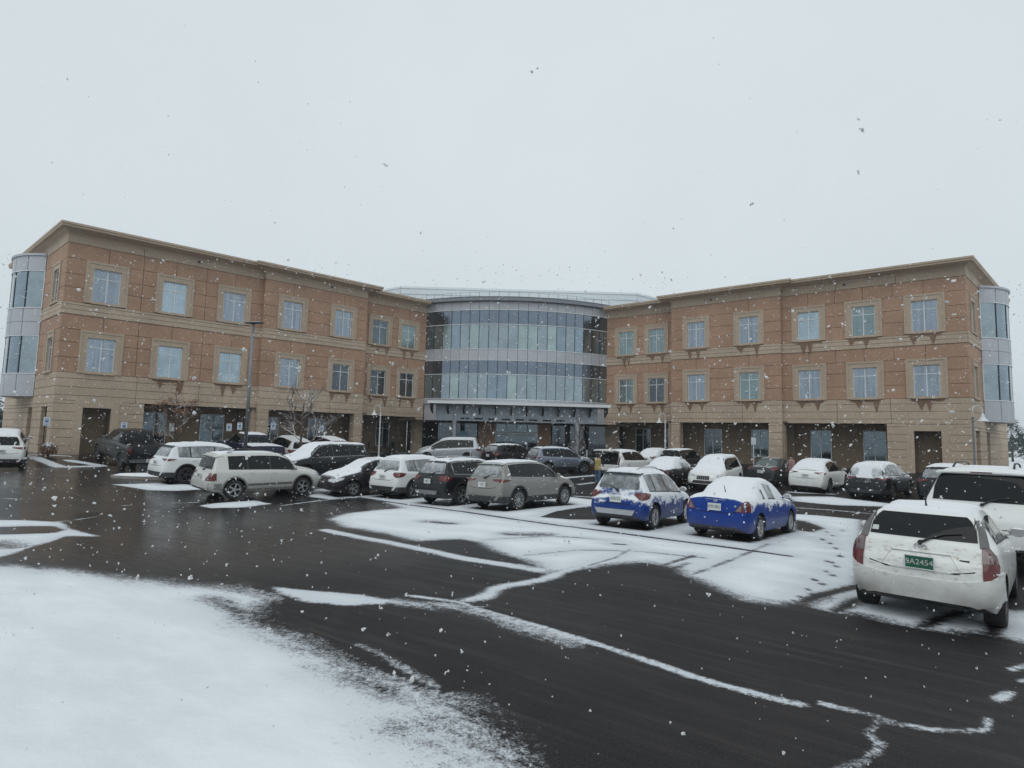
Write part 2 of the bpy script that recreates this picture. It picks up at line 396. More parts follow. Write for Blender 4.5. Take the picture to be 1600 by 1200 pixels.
SNOW_OPS = [
 (1, 'p', [(-16.55, 10.38), (-12.72, 10.88), (-8.89, 10.49), (-8.06, 10.28), (-7.11, 10.04), (-6.06, 9.57), (-5.03, 9.19), (-4.23, 8.97), (-3.52, 8.64), (-3.22, 8.37), (-3.36, 8.06), (-3.43, 7.75), (-3.18, 7.29), (-2.69, 6.86), (-2.19, 6.48), (-1.74, 6.11), (-1.48, 5.77), (-1.09, 5.49), (-0.71, 5.29), (-0.38, 5.07), (-0.18, 4.76), (-0.0, 4.44), (0.07, 4.08), (0.16, 3.09), (-5.02, 2.94)], 0, 0.15),
 (-1, 'l', [(-4.12, 8.38), (-3.35, 7.67)], 0.1, 0.12),
 (-1, 'l', [(-1.67, 5.9), (-1.28, 5.57), (-0.99, 5.28)], 0.1, 0.16),
 (-1, 'l', [(-0.68, 4.78), (-0.21, 4.47), (0.07, 4.2)], 0.12, 0.2),
 (1, 'p', [(-3.55, 9.07), (-3.05, 8.89), (-2.14, 8.65), (-1.57, 8.31), (-1.66, 8.14), (-2.16, 8.06), (-2.72, 8.21), (-3.24, 8.65)], 0, 0.03),
 (1, 'l', [(-1.58, 8.28), (-1.14, 8.16), (-0.79, 8.13), (-0.43, 7.98)], 0.12, 0.12),
 (1, 'l', [(-1.39, 8.6), (-0.91, 8.4), (-0.61, 8.24), (-0.43, 7.98), (0.07, 7.5), (0.52, 7.09), (1.05, 6.6), (1.45, 6.22), (1.8, 5.84), (2.13, 5.57), (2.39, 5.38), (2.58, 5.28)], 0.1, 0.018),
 (1, 'l', [(-0.43, 7.89), (0.07, 7.37), (0.52, 6.95), (0.78, 6.7)], 0.16, 0.09),
 (1, 'l', [(2.78, 5.31), (2.96, 5.19)], 0.06, 0.02),
 (1, 'l', [(2.96, 5.19), (3.11, 5.09), (3.2, 4.97), (3.41, 4.9)], 0.05, 0.018),
 (1, 'l', [(3.41, 4.9), (3.64, 4.87), (3.87, 4.9)], 0.03, 0.018),
 (1, 'l', [(3.87, 4.9), (4.08, 5.12)], 0.03, 0.015),
 (1, 'l', [(3.13, 5.07), (2.88, 4.81), (2.86, 4.62), (2.58, 4.39), (2.32, 4.25)], 0.03, 0.024),
 (1, 'l', [(4.41, 5.46), (4.74, 5.67)], 0.06, 0.018),
 (1, 'l', [(5.16, 6.19), (5.58, 6.42)], 0.05, 0.02),
 (1, 'l', [(5.06, 5.91), (5.23, 5.99)], 0.08, 0.02),
 (1, 'l', [(-1.59, 6.53), (-1.23, 6.17), (-0.91, 5.79), (-0.62, 5.47)], 0.02, 0.03),
 (1, 'l', [(-0.51, 8.41), (-0.36, 8.52), (-0.25, 8.67), (-0.21, 9.01), (-0.02, 9.26), (0.28, 9.45), (0.6, 9.73), (0.97, 10.33), (1.29, 10.72)], 0.22, 0.04),
 (1, 'l', [(-4.72, 15.3), (-3.55, 14.12), (-2.8, 13.46), (-2.11, 12.78), (-1.47, 12.1), (-0.9, 11.5), (-0.15, 10.96), (0.6, 10.42)], 0.3, 0.04),
 (1, 'p', [(-5.34, 17.58), (-5.14, 19.04), (-4.44, 20.03), (-3.7, 20.71), (-4.81, 22.79), (-6.15, 24.15), (-7.66, 23.94), (-7.51, 25.17), (-5.74, 27.06), (-3.07, 29.55), (1.04, 28.07), (3.45, 25.57), (6.63, 24.05), (10.32, 23.56), (12.76, 21.46), (7.27, 12.27), (5.85, 10.02), (5.11, 9.41), (4.48, 8.92), (3.86, 8.53), (3.49, 8.76), (3.31, 9.43), (3.18, 10.15), (3.12, 10.88), (2.65, 11.38), (1.85, 10.98), (1.21, 10.5), (0.76, 10.17), (0.63, 10.64), (0.09, 11.53), (-0.7, 12.2), (-1.46, 13.14), (-2.28, 13.76), (-3.16, 14.89), (-4.33, 15.82)], 0, 0.095),
 (1, 'p', [(3.15, 11.0), (3.59, 9.0), (3.92, 8.68), (4.56, 9.08), (5.21, 9.6), (5.21, 10.64), (4.46, 11.64)], 0, 0.16),
 (-1, 'p', [(-2.23, 13.48), (-1.1, 13.9), (-0.6, 13.35), (-0.32, 12.52), (0.6, 10.81), (0.48, 10.64), (-0.8, 11.77)], 0, 0.08),
 (-1, 'l', [(-2.4, 17.14), (-1.61, 16.73)], 0.28, 0.12),
 (-1, 'l', [(0.09, 14.66), (0.88, 14.58)], 0.35, 0.16),
 (-1, 'p', [(0.96, 18.4), (1.59, 20.15), (2.61, 21.97), (3.47, 22.95), (2.97, 18.96), (2.65, 18.14), (1.84, 17.84)], 0, 0.02),
 (-1, 'p', [(14.3, 30.01), (15.9, 29.07), (17.18, 25.39), (15.2, 22.48), (12.97, 22.01), (10.9, 22.64)], 0, 0.04),
 (1, 'p', [(13.36, 28.23), (15.73, 28.76), (16.92, 25.83), (16.38, 25.0), (13.95, 25.51), (12.83, 26.63)], 0, 0.05),
 (1, 'l', [(11.77, 24.56), (13.07, 23.93), (14.3, 22.79)], 0.16, 0.03),
 (1, 'l', [(2.36, 23.05), (3.39, 24.16)], 0.3, 0.03),
 (-1, 'l', [(-8.77, 25.65), (-6.21, 24.36), (-3.66, 21.78), (-1.62, 19.99), (0.1, 17.87), (1.5, 16.29), (2.75, 15.37), (3.84, 14.48), (4.84, 13.8), (6.06, 12.78)], 0.2, 0.02),
 (1, 'l', [(-6.15, 24.15), (-3.62, 21.57), (-1.6, 19.79), (0.1, 17.7), (1.49, 16.15), (2.72, 15.24), (3.81, 14.37)], 0.05, 0.015),
 (-1, 'l', [(2.85, 9.94), (3.74, 11.01), (4.96, 12.58), (6.34, 14.49)], 0.05, 0.035),
 (-1, 'l', [(-1.32, 13.15), (-0.21, 13.92), (1.02, 14.37), (2.49, 13.91)], 0.04, 0.04),
 (-1, 'l', [(0.34, 11.81), (1.42, 12.44), (2.78, 12.53), (3.98, 12.07)], 0.04, 0.04),
 (-1, 'l', [(1.91, 10.06), (2.46, 10.58), (3.15, 11.43), (3.86, 12.33)], 0.1, 0.03),
 (-1, 'l', [(2.04, 9.88), (2.65, 10.4), (3.46, 11.43)], 0.06, 0.05),
 (-1, 'l', [(1.48, 10.85), (2.09, 11.65), (2.64, 12.81)], 0.04, 0.02),
 (-1, 'l', [(2.4, 13.43), (2.61, 13.39)], 0.14, 0.02),
 (-1, 'l', [(9.47, 17.7), (9.34, 17.39)], 0.1, 0.022),
 (-1, 'l', [(9.22, 16.9), (9.08, 16.58)], 0.1, 0.022),
 (-1, 'l', [(8.41, 15.93), (8.3, 15.65)], 0.1, 0.022),
 (-1, 'l', [(8.23, 15.22), (8.12, 14.97)], 0.1, 0.022),
 (-1, 'l', [(7.89, 14.34), (7.8, 14.11)], 0.1, 0.022),
 (-1, 'l', [(7.34, 13.17), (7.26, 12.98)], 0.1, 0.022),
 (-1, 'l', [(6.68, 12.27), (6.61, 12.1)], 0.1, 0.022),
 (-1, 'l', [(6.64, 12.4), (6.58, 12.23)], 0.1, 0.022),
 (-1, 'l', [(6.51, 11.83), (6.45, 11.67)], 0.1, 0.022),
 (-1, 'l', [(5.99, 11.23), (5.94, 11.09)], 0.1, 0.022),
 (-1, 'l', [(5.92, 10.88), (5.87, 10.75)], 0.1, 0.022),
 (-1, 'l', [(5.34, 10.41), (5.31, 10.29)], 0.1, 0.022),
 (-1, 'l', [(5.29, 10.06), (5.26, 9.95)], 0.1, 0.022),
 (-1, 'l', [(4.83, 9.62), (4.8, 9.52)], 0.1, 0.022),
 (-1, 'l', [(4.71, 9.26), (4.69, 9.17)], 0.1, 0.022),
 (-1, 'l', [(4.44, 9.06), (4.41, 8.97)], 0.1, 0.022),
 (-1, 'l', [(4.21, 8.8), (4.19, 8.72)], 0.1, 0.022),
 (-1, 'l', [(9.8, 18.89), (9.65, 18.53)], 0.1, 0.022),
 (-1, 'l', [(10.19, 18.14), (10.05, 17.81)], 0.1, 0.022),
 (-1, 'p', [(9.87, 20.52), (10.14, 20.08), (9.8, 18.32), (8.88, 17.31), (8.53, 17.74)], 0, 0.06),
 (1, 'p', [(4.34, 8.47), (5.01, 9.23), (5.76, 9.87), (6.51, 9.69), (7.1, 8.66), (8.97, 8.77), (7.06, 6.93), (6.32, 7.01), (6.17, 7.17), (6.01, 7.54), (5.47, 7.57), (5.09, 7.84), (4.81, 8.22), (4.48, 8.26)], 0, 0.09),
 (-1, 'l', [(4.13, 8.54), (4.95, 9.3), (5.85, 9.97), (6.71, 10.31)], 0.22, 0.03),
 (-1, 'l', [(4.26, 8.01), (4.82, 8.54), (5.38, 9.1)], 0.2, 0.04),
 (-1, 'l', [(5.1, 7.49), (5.91, 8.16), (6.77, 8.71), (7.54, 9.07)], 0.2, 0.04),
 (-1, 'l', [(5.68, 7.09), (6.47, 7.95)], 0.2, 0.04),
 (1, 'p', [(-15.0, 16.29), (-13.32, 16.39), (-12.15, 16.12), (-11.08, 15.04), (-10.37, 14.48), (-9.59, 13.96), (-10.36, 13.89), (-10.12, 13.2), (-9.96, 12.4), (-9.67, 11.52), (-9.3, 10.2)], 0, 0.035),
 (-1, 'p', [(-13.33, 15.03), (-12.47, 15.35), (-11.78, 15.43), (-11.04, 14.83), (-10.92, 14.32), (-11.69, 14.05), (-12.3, 13.89)], 0, 0.03),
 (-1, 'l', [(-11.16, 12.94), (-10.28, 12.39)], 0.3, 0.15),
 (1, 'l', [(-12.24, 16.24), (-12.05, 16.95), (-11.98, 18.02)], 0.08, 0.02),
 (1, 'l', [(-26.76, 32.49), (-25.35, 31.57), (-23.13, 30.36), (-22.08, 31.43)], 0.55, 0.03),
 (1, 'l', [(-27.45, 33.54), (-25.02, 33.38)], 0.4, 0.03),
 (1, 'l', [(-24.09, 32.01), (-21.96, 31.75)], 0.45, 0.03),
 (1, 'p', [(-16.19, 23.94), (-15.44, 24.52), (-14.7, 25.4), (-13.42, 24.97), (-12.23, 24.24), (-13.08, 23.25), (-14.04, 23.0)], 0, 0.03),
 (1, 'p', [(-10.67, 20.44), (-10.4, 21.13), (-9.46, 22.14), (-8.61, 21.52), (-9.05, 20.19), (-9.98, 19.86)], 0, 0.03),
 (1, 'p', [(-8.06, 23.76), (-8.72, 26.81), (-9.24, 29.75), (-8.11, 27.6), (-6.54, 24.41), (-7.11, 23.44)], 0, 0.04),
 (1, 'l', [(-8.04, 20.94), (-7.32, 22.91), (-6.25, 24.53)], 0.12, 0.03),
 (1, 'l', [(-10.87, 22.06), (-10.06, 22.39)], 0.2, 0.03),
 (1, 'l', [(-16.83, 19.58), (-16.03, 19.76)], 0.06, 0.02),
 (1, 'l', [(-12.85, 19.6), (-12.62, 19.83)], 0.07, 0.02),
 (1, 'l', [(-11.74, 20.61), (-11.03, 21.04)], 0.07, 0.02),
 (1, 'l', [(-11.25, 18.78), (-10.68, 19.39)], 0.05, 0.02),
 (1, 'l', [(7.38, 23.12), (7.52, 23.17)], 0.1, 0.02),
 (1, 'l', [(3.18, 34.97), (5.42, 37.32)], 0.5, 0.05),
 (1, 'l', [(3.81, 32.25), (4.75, 33.16)], 0.3, 0.05),
 (1, 'l', [(2.9, 26.9), (3.73, 26.59)], 0.25, 0.04),
 (1, 'l', [(14.45, 30.32), (16.38, 29.95)], 0.4, 0.05)]

def axis(parts):
    out = [parts[0][0]]
    for a, b, st in parts:
        n = max(1, round((b - a) / st)); out += list(np.linspace(a, b, n + 1)[1:])
    return np.array(out)
gx = axis([(-900, -300, 150), (-300, -90, 35), (-90, -46, 6), (-46, -22, .4), (-22, -9, .17), (-9, 9, .075), (9, 22, .17), (22, 46, .4), (46, 90, 6), (90, 300, 35), (300, 900, 150)])
gy = axis([(-60, -6, 9), (-6, 2, .8), (2, 3, .1), (3, 9, .05), (9, 16, .075), (16, 32, .14), (32, 50, .35), (50, 75, 2.5), (75, 200, 12), (200, 1400, 150)])
GX, GY = np.meshgrid(gx, gy)
GZ = ground_z(GX, GY)
px, py = GX.ravel(), GY.ravel()
SD = np.full(px.shape, -1.0); SOFT = np.full(px.shape, .05)
outer = (py > 52) | (np.abs(px) > 40)
SD[outer] = np.minimum(2.0, np.maximum(py - 52, np.abs(px) - 40)[outer])

def apply_op(op):
    sign, kind, pts, w, soft = op
    P = np.array(pts); pad = 1.2 + (w if kind == 'l' else 0) + soft
    sel = (px > P[:, 0].min() - pad) & (px < P[:, 0].max() + pad) & (py > P[:, 1].min() - pad) & (py < P[:, 1].max() + pad)
    if not sel.any(): return
    qx, qy = px[sel], py[sel]
    sd = poly_sd(qx, qy, pts) if kind == 'p' else line_sd(qx, qy, pts, w)
    cur, cs = SD[sel], SOFT[sel]
    if sign > 0:
        t = sd > cur; cur = np.where(t, sd, cur); cs = np.where(t, soft, cs)
    else:
        t = -sd < cur; cur = np.where(t, -sd, cur); cs = np.where(t, soft, cs)
    SD[sel] = np.clip(cur, -1, 2); SOFT[sel] = cs
for op in SNOW_OPS: apply_op(op)

def finish_ground():
    ny, nx = GX.shape
    zz = GZ.ravel() + np.clip(SD, 0, .12) * .10
    verts = np.stack([px, py, zz], 1)
    ii = np.arange(nx * ny).reshape(ny, nx)
    q = np.stack([ii[:-1, :-1], ii[:-1, 1:], ii[1:, 1:], ii[1:, :-1]], -1).reshape(-1, 4)
    me = bpy.data.meshes.new('parking_lot_ground')
    me.vertices.add(len(verts)); me.vertices.foreach_set('co', verts.ravel())
    me.loops.add(q.size); me.loops.foreach_set('vertex_index', q.ravel().astype(np.int32))
    me.polygons.add(len(q))
    me.polygons.foreach_set('loop_start', np.arange(0, q.size, 4, dtype=np.int32))
    me.polygons.foreach_set('loop_total', np.full(len(q), 4, np.int32))
    me.polygons.foreach_set('use_smooth', np.ones(len(q), bool))
    for nm, arr in (('snow_sd', SD), ('snow_soft', SOFT)):
        at = me.attributes.new(nm, 'FLOAT', 'POINT'); at.data.foreach_set('value', arr.astype(np.float32))
    me.update(); me.validate()
    m, nt, out = new_mat('wet_asphalt_and_snow')
    a1 = N(nt, 'ShaderNodeAttribute', attribute_name='snow_sd'); a2 = N(nt, 'ShaderNodeAttribute', attribute_name='snow_soft')
    nA = noise_n(nt, 13.0, 7, .78)
    nB = noise_n(nt, 1.3, 6, .65, 'Object', ((0, 0, R(-38)), (1.5, .38, 1), 1))
    nC = noise_n(nt, 45, 4, .8)
    w = math_n(nt, 'ADD', math_n(nt, 'MULTIPLY', nA, 1.3), math_n(nt, 'MULTIPLY', nB, .9))
    w = math_n(nt, 'ADD', w, math_n(nt, 'MULTIPLY', nC, 1.2))
    w = math_n(nt, 'SUBTRACT', w, 1.70)                      # about -.6 .. .6
    s = math_n(nt, 'ADD', a1.outputs['Fac'], math_n(nt, 'MULTIPLY', math_n(nt, 'MULTIPLY', w, a2.outputs['Fac']), 6.0))
    hw = math_n(nt, 'MULTIPLY', a2.outputs['Fac'], 1.7)
    mask = ramp01(nt, s, math_n(nt, 'MULTIPLY', hw, -1.0), hw)
    # asphalt: dark wet blacktop, patchy sheen
    pa = N(nt, 'ShaderNodeBsdfPrincipled')
    f1 = noise_n(nt, .22, 5, .6); f2 = noise_n(nt, 60, 4, .8); f3 = noise_n(nt, 2.0, 6, .7, 'Object', ((0, 0, R(-36)), (4.5, .30, 1), 1))
    ca = mixcol(nt, ramp01(nt, f1, .35, .65), (.0095, .0083, .0095), (.019, .0165, .0168))
    ca = mixcol(nt, math_n(nt, 'MULTIPLY', ramp01(nt, f2, .50, .62), .6), ca, (.065, .062, .06))
    ca = mixcol(nt, math_n(nt, 'MULTIPLY', ramp01(nt, f3, .5, .72), .75), ca, (.040, .036, .034))
    nt.links.new(ca, pa.inputs['Base Color'])
    f4 = noise_n(nt, 22, 5, .85)
    ca = mixcol(nt, math_n(nt, 'MULTIPLY', ramp01(nt, f4, .50, .66), .75), ca, (.060, .056, .053))
    ca = mixcol(nt, math_n(nt, 'MULTIPLY', ramp01(nt, noise_n(nt, 1.1, 6, .75), .60, .70), .5), ca, (.045, .033, .026))
    wet = ramp01(nt, math_n(nt, 'ADD', math_n(nt, 'MULTIPLY', f1, .6), math_n(nt, 'MULTIPLY', f3, .4)), .38, .62)
    sxyz = N(nt, 'ShaderNodeSeparateXYZ'); tcn = N(nt, 'ShaderNodeTexCoord'); nt.links.new(tcn.outputs['Object'], sxyz.inputs[0])
    pool = ramp01(nt, sxyz.outputs[0], 2.0, -9.0)            # standing water lies on the lower, western side
    pool = math_n(nt, 'MULTIPLY', pool, ramp01(nt, sxyz.outputs[1], 8.0, 13.0))
    rr = math_n(nt, 'SUBTRACT', .52, math_n(nt, 'MULTIPLY', wet, .12))
    rr = math_n(nt, 'SUBTRACT', rr, math_n(nt, 'MULTIPLY', pool, .25))
    nt.links.new(rr, pa.inputs['Roughness'])
    nt.links.new(math_n(nt, 'ADD', .13, math_n(nt, 'MULTIPLY', pool, .40)), pa.inputs['Specular IOR Level'])
    ba = N(nt, 'ShaderNodeBump'); ba.inputs['Distance'].default_value = .01
    nt.links.new(math_n(nt, 'SUBTRACT', .55, math_n(nt, 'MULTIPLY', pool, .45)), ba.inputs['Strength'])
    nt.links.new(noise_n(nt, 70, 4, .7), ba.inputs['Height']); nt.links.new(ba.outputs[0], pa.inputs['Normal'])
    # snow
    ps = N(nt, 'ShaderNodeBsdfPrincipled'); ps.inputs['Roughness'].default_value = .8
    g1 = noise_n(nt, .8, 5, .6, 'Object', ((0, 0, R(-32)), (1.6, .6, 1), 1))
    depth = ramp01(nt, a1.outputs['Fac'], .0, .7)
    cs = mixcol(nt, ramp01(nt, g1, .35, .65), (.70, .75, .78), (.80, .84, .87))
    cs = mixcol(nt, depth, (.60, .64, .68), cs)
    nt.links.new(cs, ps.inputs['Base Color'])
    bs = N(nt, 'ShaderNodeBump'); bs.inputs['Strength'].default_value = .5; bs.inputs['Distance'].default_value = .03
    nt.links.new(math_n(nt, 'ADD', noise_n(nt, 12, 6, .65), math_n(nt, 'MULTIPLY', g1, 1.5)), bs.inputs['Height']); nt.links.new(bs.outputs[0], ps.inputs['Normal'])
    mx = N(nt, 'ShaderNodeMixShader')
    nt.links.new(mask, mx.inputs[0]); nt.links.new(pa.outputs[0], mx.inputs[1]); nt.links.new(ps.outputs[0], mx.inputs[2])
    nt.links.new(mx.outputs[0], out.inputs[0])
    me.materials.append(m)
    o = bpy.data.objects.new('parking_lot_ground', me); link(o)
    tag(o, kind='structure')

# ------------------------------------------------------------------ the office building
bld = empty('office_building', (0, 0, 0))
tag(bld, 'three storey orange and beige office building with two angled wings and a curved glass centre', 'building')

class Fr:
    """frame of a facade: s along the wall, o outwards, z up"""
    def __init__(s, P, u, n): s.P, s.u, s.n = P, u, n
    def __call__(s, q):
        a = s.P + s.u * q[0] + s.n * q[1]
        return (a.x, a.y, q[2])
FL, FRt = Fr(L0, uL, nL), Fr(R0, uR, nR)
GAP = .024
Z_LO, Z_BB, Z_BT, Z_OT = 5.35, 8.83, 9.56, 13.13
HEAD_U, HEAD_L, WH, WW = 11.79, 7.52, 2.14, 1.42
wrand = random.Random(5)

def panels(mb, fr, s0, s1, z0, z1, off, m, vs=(), hs=()):
    """rectangular panels with real open joints between them"""
    xs = [s0] + [v for v in vs if s0 + .2 < v < s1 - .2] + [s1]
    zs = [z0] + [h for h in hs if z0 + .05 < h < z1 - .05] + [z1]
    for a, b in zip(xs, xs[1:]):
        for c, d in zip(zs, zs[1:]):
            mb.box((a + (GAP / 2 if a > s0 else 0), off - .22, c + GAP / 2), (b - (GAP / 2 if b < s1 else 0), off, d - GAP / 2), m, fr)

def ring(mb, fr, s0, s1, z0, z1, w, o0, o1, m):
    mb.box((s0, o0, z0), (s0 + w, o1, z1), m, fr); mb.box((s1 - w, o0, z0), (s1, o1, z1), m, fr)
    mb.box((s0 + w, o0, z0), (s1 - w, o1, z0 + w), m, fr); mb.box((s0 + w, o0, z1 - w), (s1 - w, o1, z1), m, fr)

def window(fr, c, head, off, glass, w=WW, h=WH, surround=True, horiz=.27, sill_stain=0, parent=None):
    s0, s1, z1, z0 = c - w / 2, c + w / 2, head, head - h
    g = MB(); g.box((s0, off - .20, z0), (s1, off - .14, z1), 0, fr)
    go = g.build('window', glass, parent or bld)
    f = MB(); t = .055
    ring(f, fr, s0, s1, z0, z1, t, off - .14, off - .09, 0)
    f.box((c - .028, off - .139, z0 + t), (c + .028, off - .095, z1 - t), 0, fr)
    zh = z1 - h * horiz
    f.box((s0 + t, off - .139, zh - .025), (c - .028, off - .10, zh + .025), 0, fr)
    f.box((c + .028, off - .139, zh - .025), (s1 - t, off - .10, zh + .025), 0, fr)
    f.build('window_frame', M['alu'], go)
    if surround:
        q = MB()
        # stepped surround
        ring(q, fr, s0 - .40, s1 + .40, z0 - .03, z1 + .42, .13, off - .2, off + .07, 0)
        for (a, b, cc, d) in ((s0 - .27, s0, z0 + .10, z1 + .29), (s1, s1 + .27, z0 + .10, z1 + .29), (s0, s1, z1, z1 + .29)):
            q.box((a, off - .2, cc), (b, off + .035, d), 0, fr)
        q.box((s0 - .27 + .002, off - .2, z0 - .03 + .13), (s0, off + .03, z0 + .12), 0, fr)
        q.box((s1, off - .2, z0 - .03 + .13), (s1 + .27 - .002, off + .03, z0 + .12), 0, fr)
        q.build('window_surround', M['trim'], go)
        sl = MB(); sl.box((s0 - .05, off - .13, z0 - .06), (s1 + .05, off + .12, z0 - .005), 0, fr)
        sl.build('window_sill', M['trim'], go)
    if sill_stain:
        st = MB(); rr = random.Random(int(c * 100) + int(head * 7) + sill_stain)
        # damp run-off marks hanging from the sill: shallow film of wet render
        y0 = z0 - .065; oo = off + (.062 if head > 9 else .012)
        n = 9; a0, a1 = s0 - .22, s1 + .22
        xs = [a0 + (a1 - a0) * i / 24 for i in range(25)]
        p1, p2 = rr.uniform(.15, .45), rr.uniform(.55, .9)
        L1, L2 = rr.uniform(.5, .95), rr.uniform(.35, .9)
        dep = []
        for i, x in enumerate(xs):
            t_ = i / 24
            d_ = .16 + L1 * max(0, 1 - abs(t_ - p1) / .10) + L2 * max(0, 1 - abs(t_ - p2) / .13) + rr.uniform(-.03, .03)
            d_ *= min(1, t_ / .05 + .2, (1 - t_) / .05 + .2)
            dep.append(d_)
        vs, fs = [], []
        for i, x in enumerate(xs):
            vs += [fr((x, oo, y0)), fr((x, oo, y0 - dep[i]))]
        for i in range(24): fs.append((2 * i, 2 * i + 1, 2 * i + 3, 2 * i + 2))
        st.add(vs, fs); st.build('damp_stain', M['stain'], go)
    return go

def pick(k):
    return M[{'b': 'win_blue', 'p': 'win_pale', 'g': 'win_green', 'd': 'win_dark', 's': 'win_shop'}[k]]

def wing(fr, cs, bounds, openings, door, upk, lok, stains, arcade_w, side):
    (A0, A1, B1, C1) = bounds; PB, PC = .41, -.72
    sec = [(A0, A1, 0.0, cs[:3], 0), (A1, B1, PB, cs[3:5], 3), (B1, C1, PC, cs[5:], 5)]
    wl_ = MB()
    hs_low = [1.0, 1.5, 2.0, 2.5, 3.0, 3.5]; hs_mid = [4.0, 4.5, 5.0]
    LZ = 3.69
    for k, (s0, s1, off, cc, i0) in enumerate(sec):
        e0, e1 = s0, s1
        # low piers: everything that is not an opening
        holes = []
        if k == 0: holes.append((door[0] - .42, door[1] + .42, door[2] + .42))
        holes.append((openings[k][0], openings[k][1], LZ))
        holes.sort()
        x = s0
        for (h0, h1, hz) in holes:
            if h0 > x: panels(wl_, fr, x, h0, BASEZ - .6, LZ, off, 1, (), hs_low)
            if hz < LZ: pass
            x = h1
        if x < s1 - .01: panels(wl_, fr, x, s1, BASEZ - .6, LZ, off, 1, (), hs_low)
        vsm = [s0 + (s1 - s0) * t for t in (.33, .66)] if k < 2 else [s0 + (s1 - s0) * .5]
        if k == 0: vsm = [door[1] + .42 + .8, (cs[1] + cs[2]) / 2]
        panels(wl_, fr, s0, s1, LZ, Z_LO, off, 1, vsm, hs_mid)
        # orange fields between window surrounds
        for (za, zb, head, rows) in ((Z_LO, Z_BB, HEAD_L, [6.25, 7.16]), (Z_BT, Z_OT, HEAD_U, [10.46, 11.27])):
            ft = head + .42
            x = s0
            for c in cc:
                a, b = c - WW / 2 - .40, c + WW / 2 + .40
                if a > x + .02:
                    panels(wl_, fr, x, a, za, ft, off, 0, [(x + a) / 2] if a - x > 1.4 and k == 0 and x > s0 else (), rows)
                x = b
            if x < s1 - .02: panels(wl_, fr, x, s1, za, ft, off, 0, [x + .9] if k == 2 else (), rows)
            vs_ = []
            for i, c in enumerate(cc):
                vs_.append(c)
                if i + 1 < len(cc): vs_.append((cc[i] + cc[i + 1]) / 2)
            panels(wl_, fr, s0, s1, ft, zb, off, 0, vs_ if k == 0 else vs_[::2], ())
        panels(wl_, fr, s0, s1, Z_BB, Z_BT, off + .05, 1, (), [9.12, 9.40])
        # backing behind the joints and behind the surrounds
        wl_.box((s0 + .01, off - .5, LZ + .02), (s1 - .01, off - .23, 14.0), 2, fr)
        # step returns
        if k == 1:
            rf = Fr(Vector(fr((s0, 0, 0))[:2]), fr.n, -fr.u)
            for (za, zb, mm) in ((BASEZ - .6, Z_LO, 1), (Z_LO, Z_BB, 0), (Z_BB, Z_BT, 1), (Z_BT, Z_OT, 0), (Z_OT, 13.62, 1)):
                panels(wl_, rf, -.2, off - .004, za, zb, .004, mm, (), hs_low + hs_mid if za < 1 else [6.25, 7.16, 7.94, 10.46, 11.27, 12.21])
    wl_.build('wing_wall', [M['orange'], M['beige'], M['joint']], bld)
    # frieze
    fz = MB()
    for k, (s0, s1, off, cc, i0) in enumerate(sec):
        panels(fz, fr, s0, s1, Z_OT, 13.62, off + .03, 0, [s0 + (s1 - s0) * t for t in (.34, .67)], ())
    fz.build('frieze', M['trim'], bld)
    # door alcove in section A
    d0, d1, dz = door
    al = MB()
    ring_top = dz + .42
    al.box((d0 - .42, -.2, BASEZ - .6), (d0, .03, ring_top), 0, fr); al.box((d1, -.2, BASEZ - .6), (d1 + .42, .03, ring_top), 0, fr)
    al.box((d0, -.2, dz), (d1, .03, ring_top), 0, fr)
    if ring_top < LZ: al.box((d0 - .42, -.2, ring_top + .02), (d1 + .42, -.02, LZ), 0, fr)
    al.build('door_surround', M['trim'], bld)
    rc = MB()
    rc.box((d0 - .1, -1.6, BASEZ - .6), (d0, -.2, dz + .1), 0, fr); rc.box((d1, -1.6, BASEZ - .6), (d1 + .1, -.2, dz + .1), 0, fr)
    rc.box((d0, -1.6, dz), (d1, -.2, dz + .1), 0, fr); rc.box((d0, -1.5, BASEZ - .6), (d1, -1.4, dz), 0, fr)
    rc.build('door_alcove', M['arcade'], bld)
    dd_ = MB(); dd_.box((d0 + .1, -1.4, BASEZ), (d1 - .1, -1.34, dz - .15), 0, fr)
    do = dd_.build('door', M['arcade'], bld)
    hd = MB(); hd.box((d0 + .2, -1.34, 1.45), (d0 + .32, -1.28, 1.5), 0, fr); hd.build('handle', M['alu'], do)
    # arcade behind the openings
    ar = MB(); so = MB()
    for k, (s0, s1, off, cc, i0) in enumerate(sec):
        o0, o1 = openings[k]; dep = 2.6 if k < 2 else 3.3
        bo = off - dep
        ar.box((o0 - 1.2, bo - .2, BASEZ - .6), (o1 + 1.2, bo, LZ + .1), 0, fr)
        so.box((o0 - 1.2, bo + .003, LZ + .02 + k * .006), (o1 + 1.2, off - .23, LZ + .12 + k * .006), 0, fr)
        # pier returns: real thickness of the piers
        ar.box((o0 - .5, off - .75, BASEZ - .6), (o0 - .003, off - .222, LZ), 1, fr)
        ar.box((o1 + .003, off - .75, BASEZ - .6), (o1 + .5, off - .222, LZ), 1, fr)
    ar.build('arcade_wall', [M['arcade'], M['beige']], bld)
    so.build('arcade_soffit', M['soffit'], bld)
    for (c, w, kk, kind) in arcade_w:
        off = {0: 0, 1: .41, 2: -.72}[kk] - (2.6 if kk < 2 else 3.3)
        window(fr, c, 3.25, off + .20, pick(kind), w, 2.15, False, .27)
    # windows
    for i, c in enumerate(cs):
        off = 0 if i < 3 else PB if i < 5 else PC
        window(fr, c, HEAD_U, off, pick(upk[i]), sill_stain=stains[0][i])
        window(fr, c, HEAD_L, off, pick(lok[i]), sill_stain=stains[1][i])
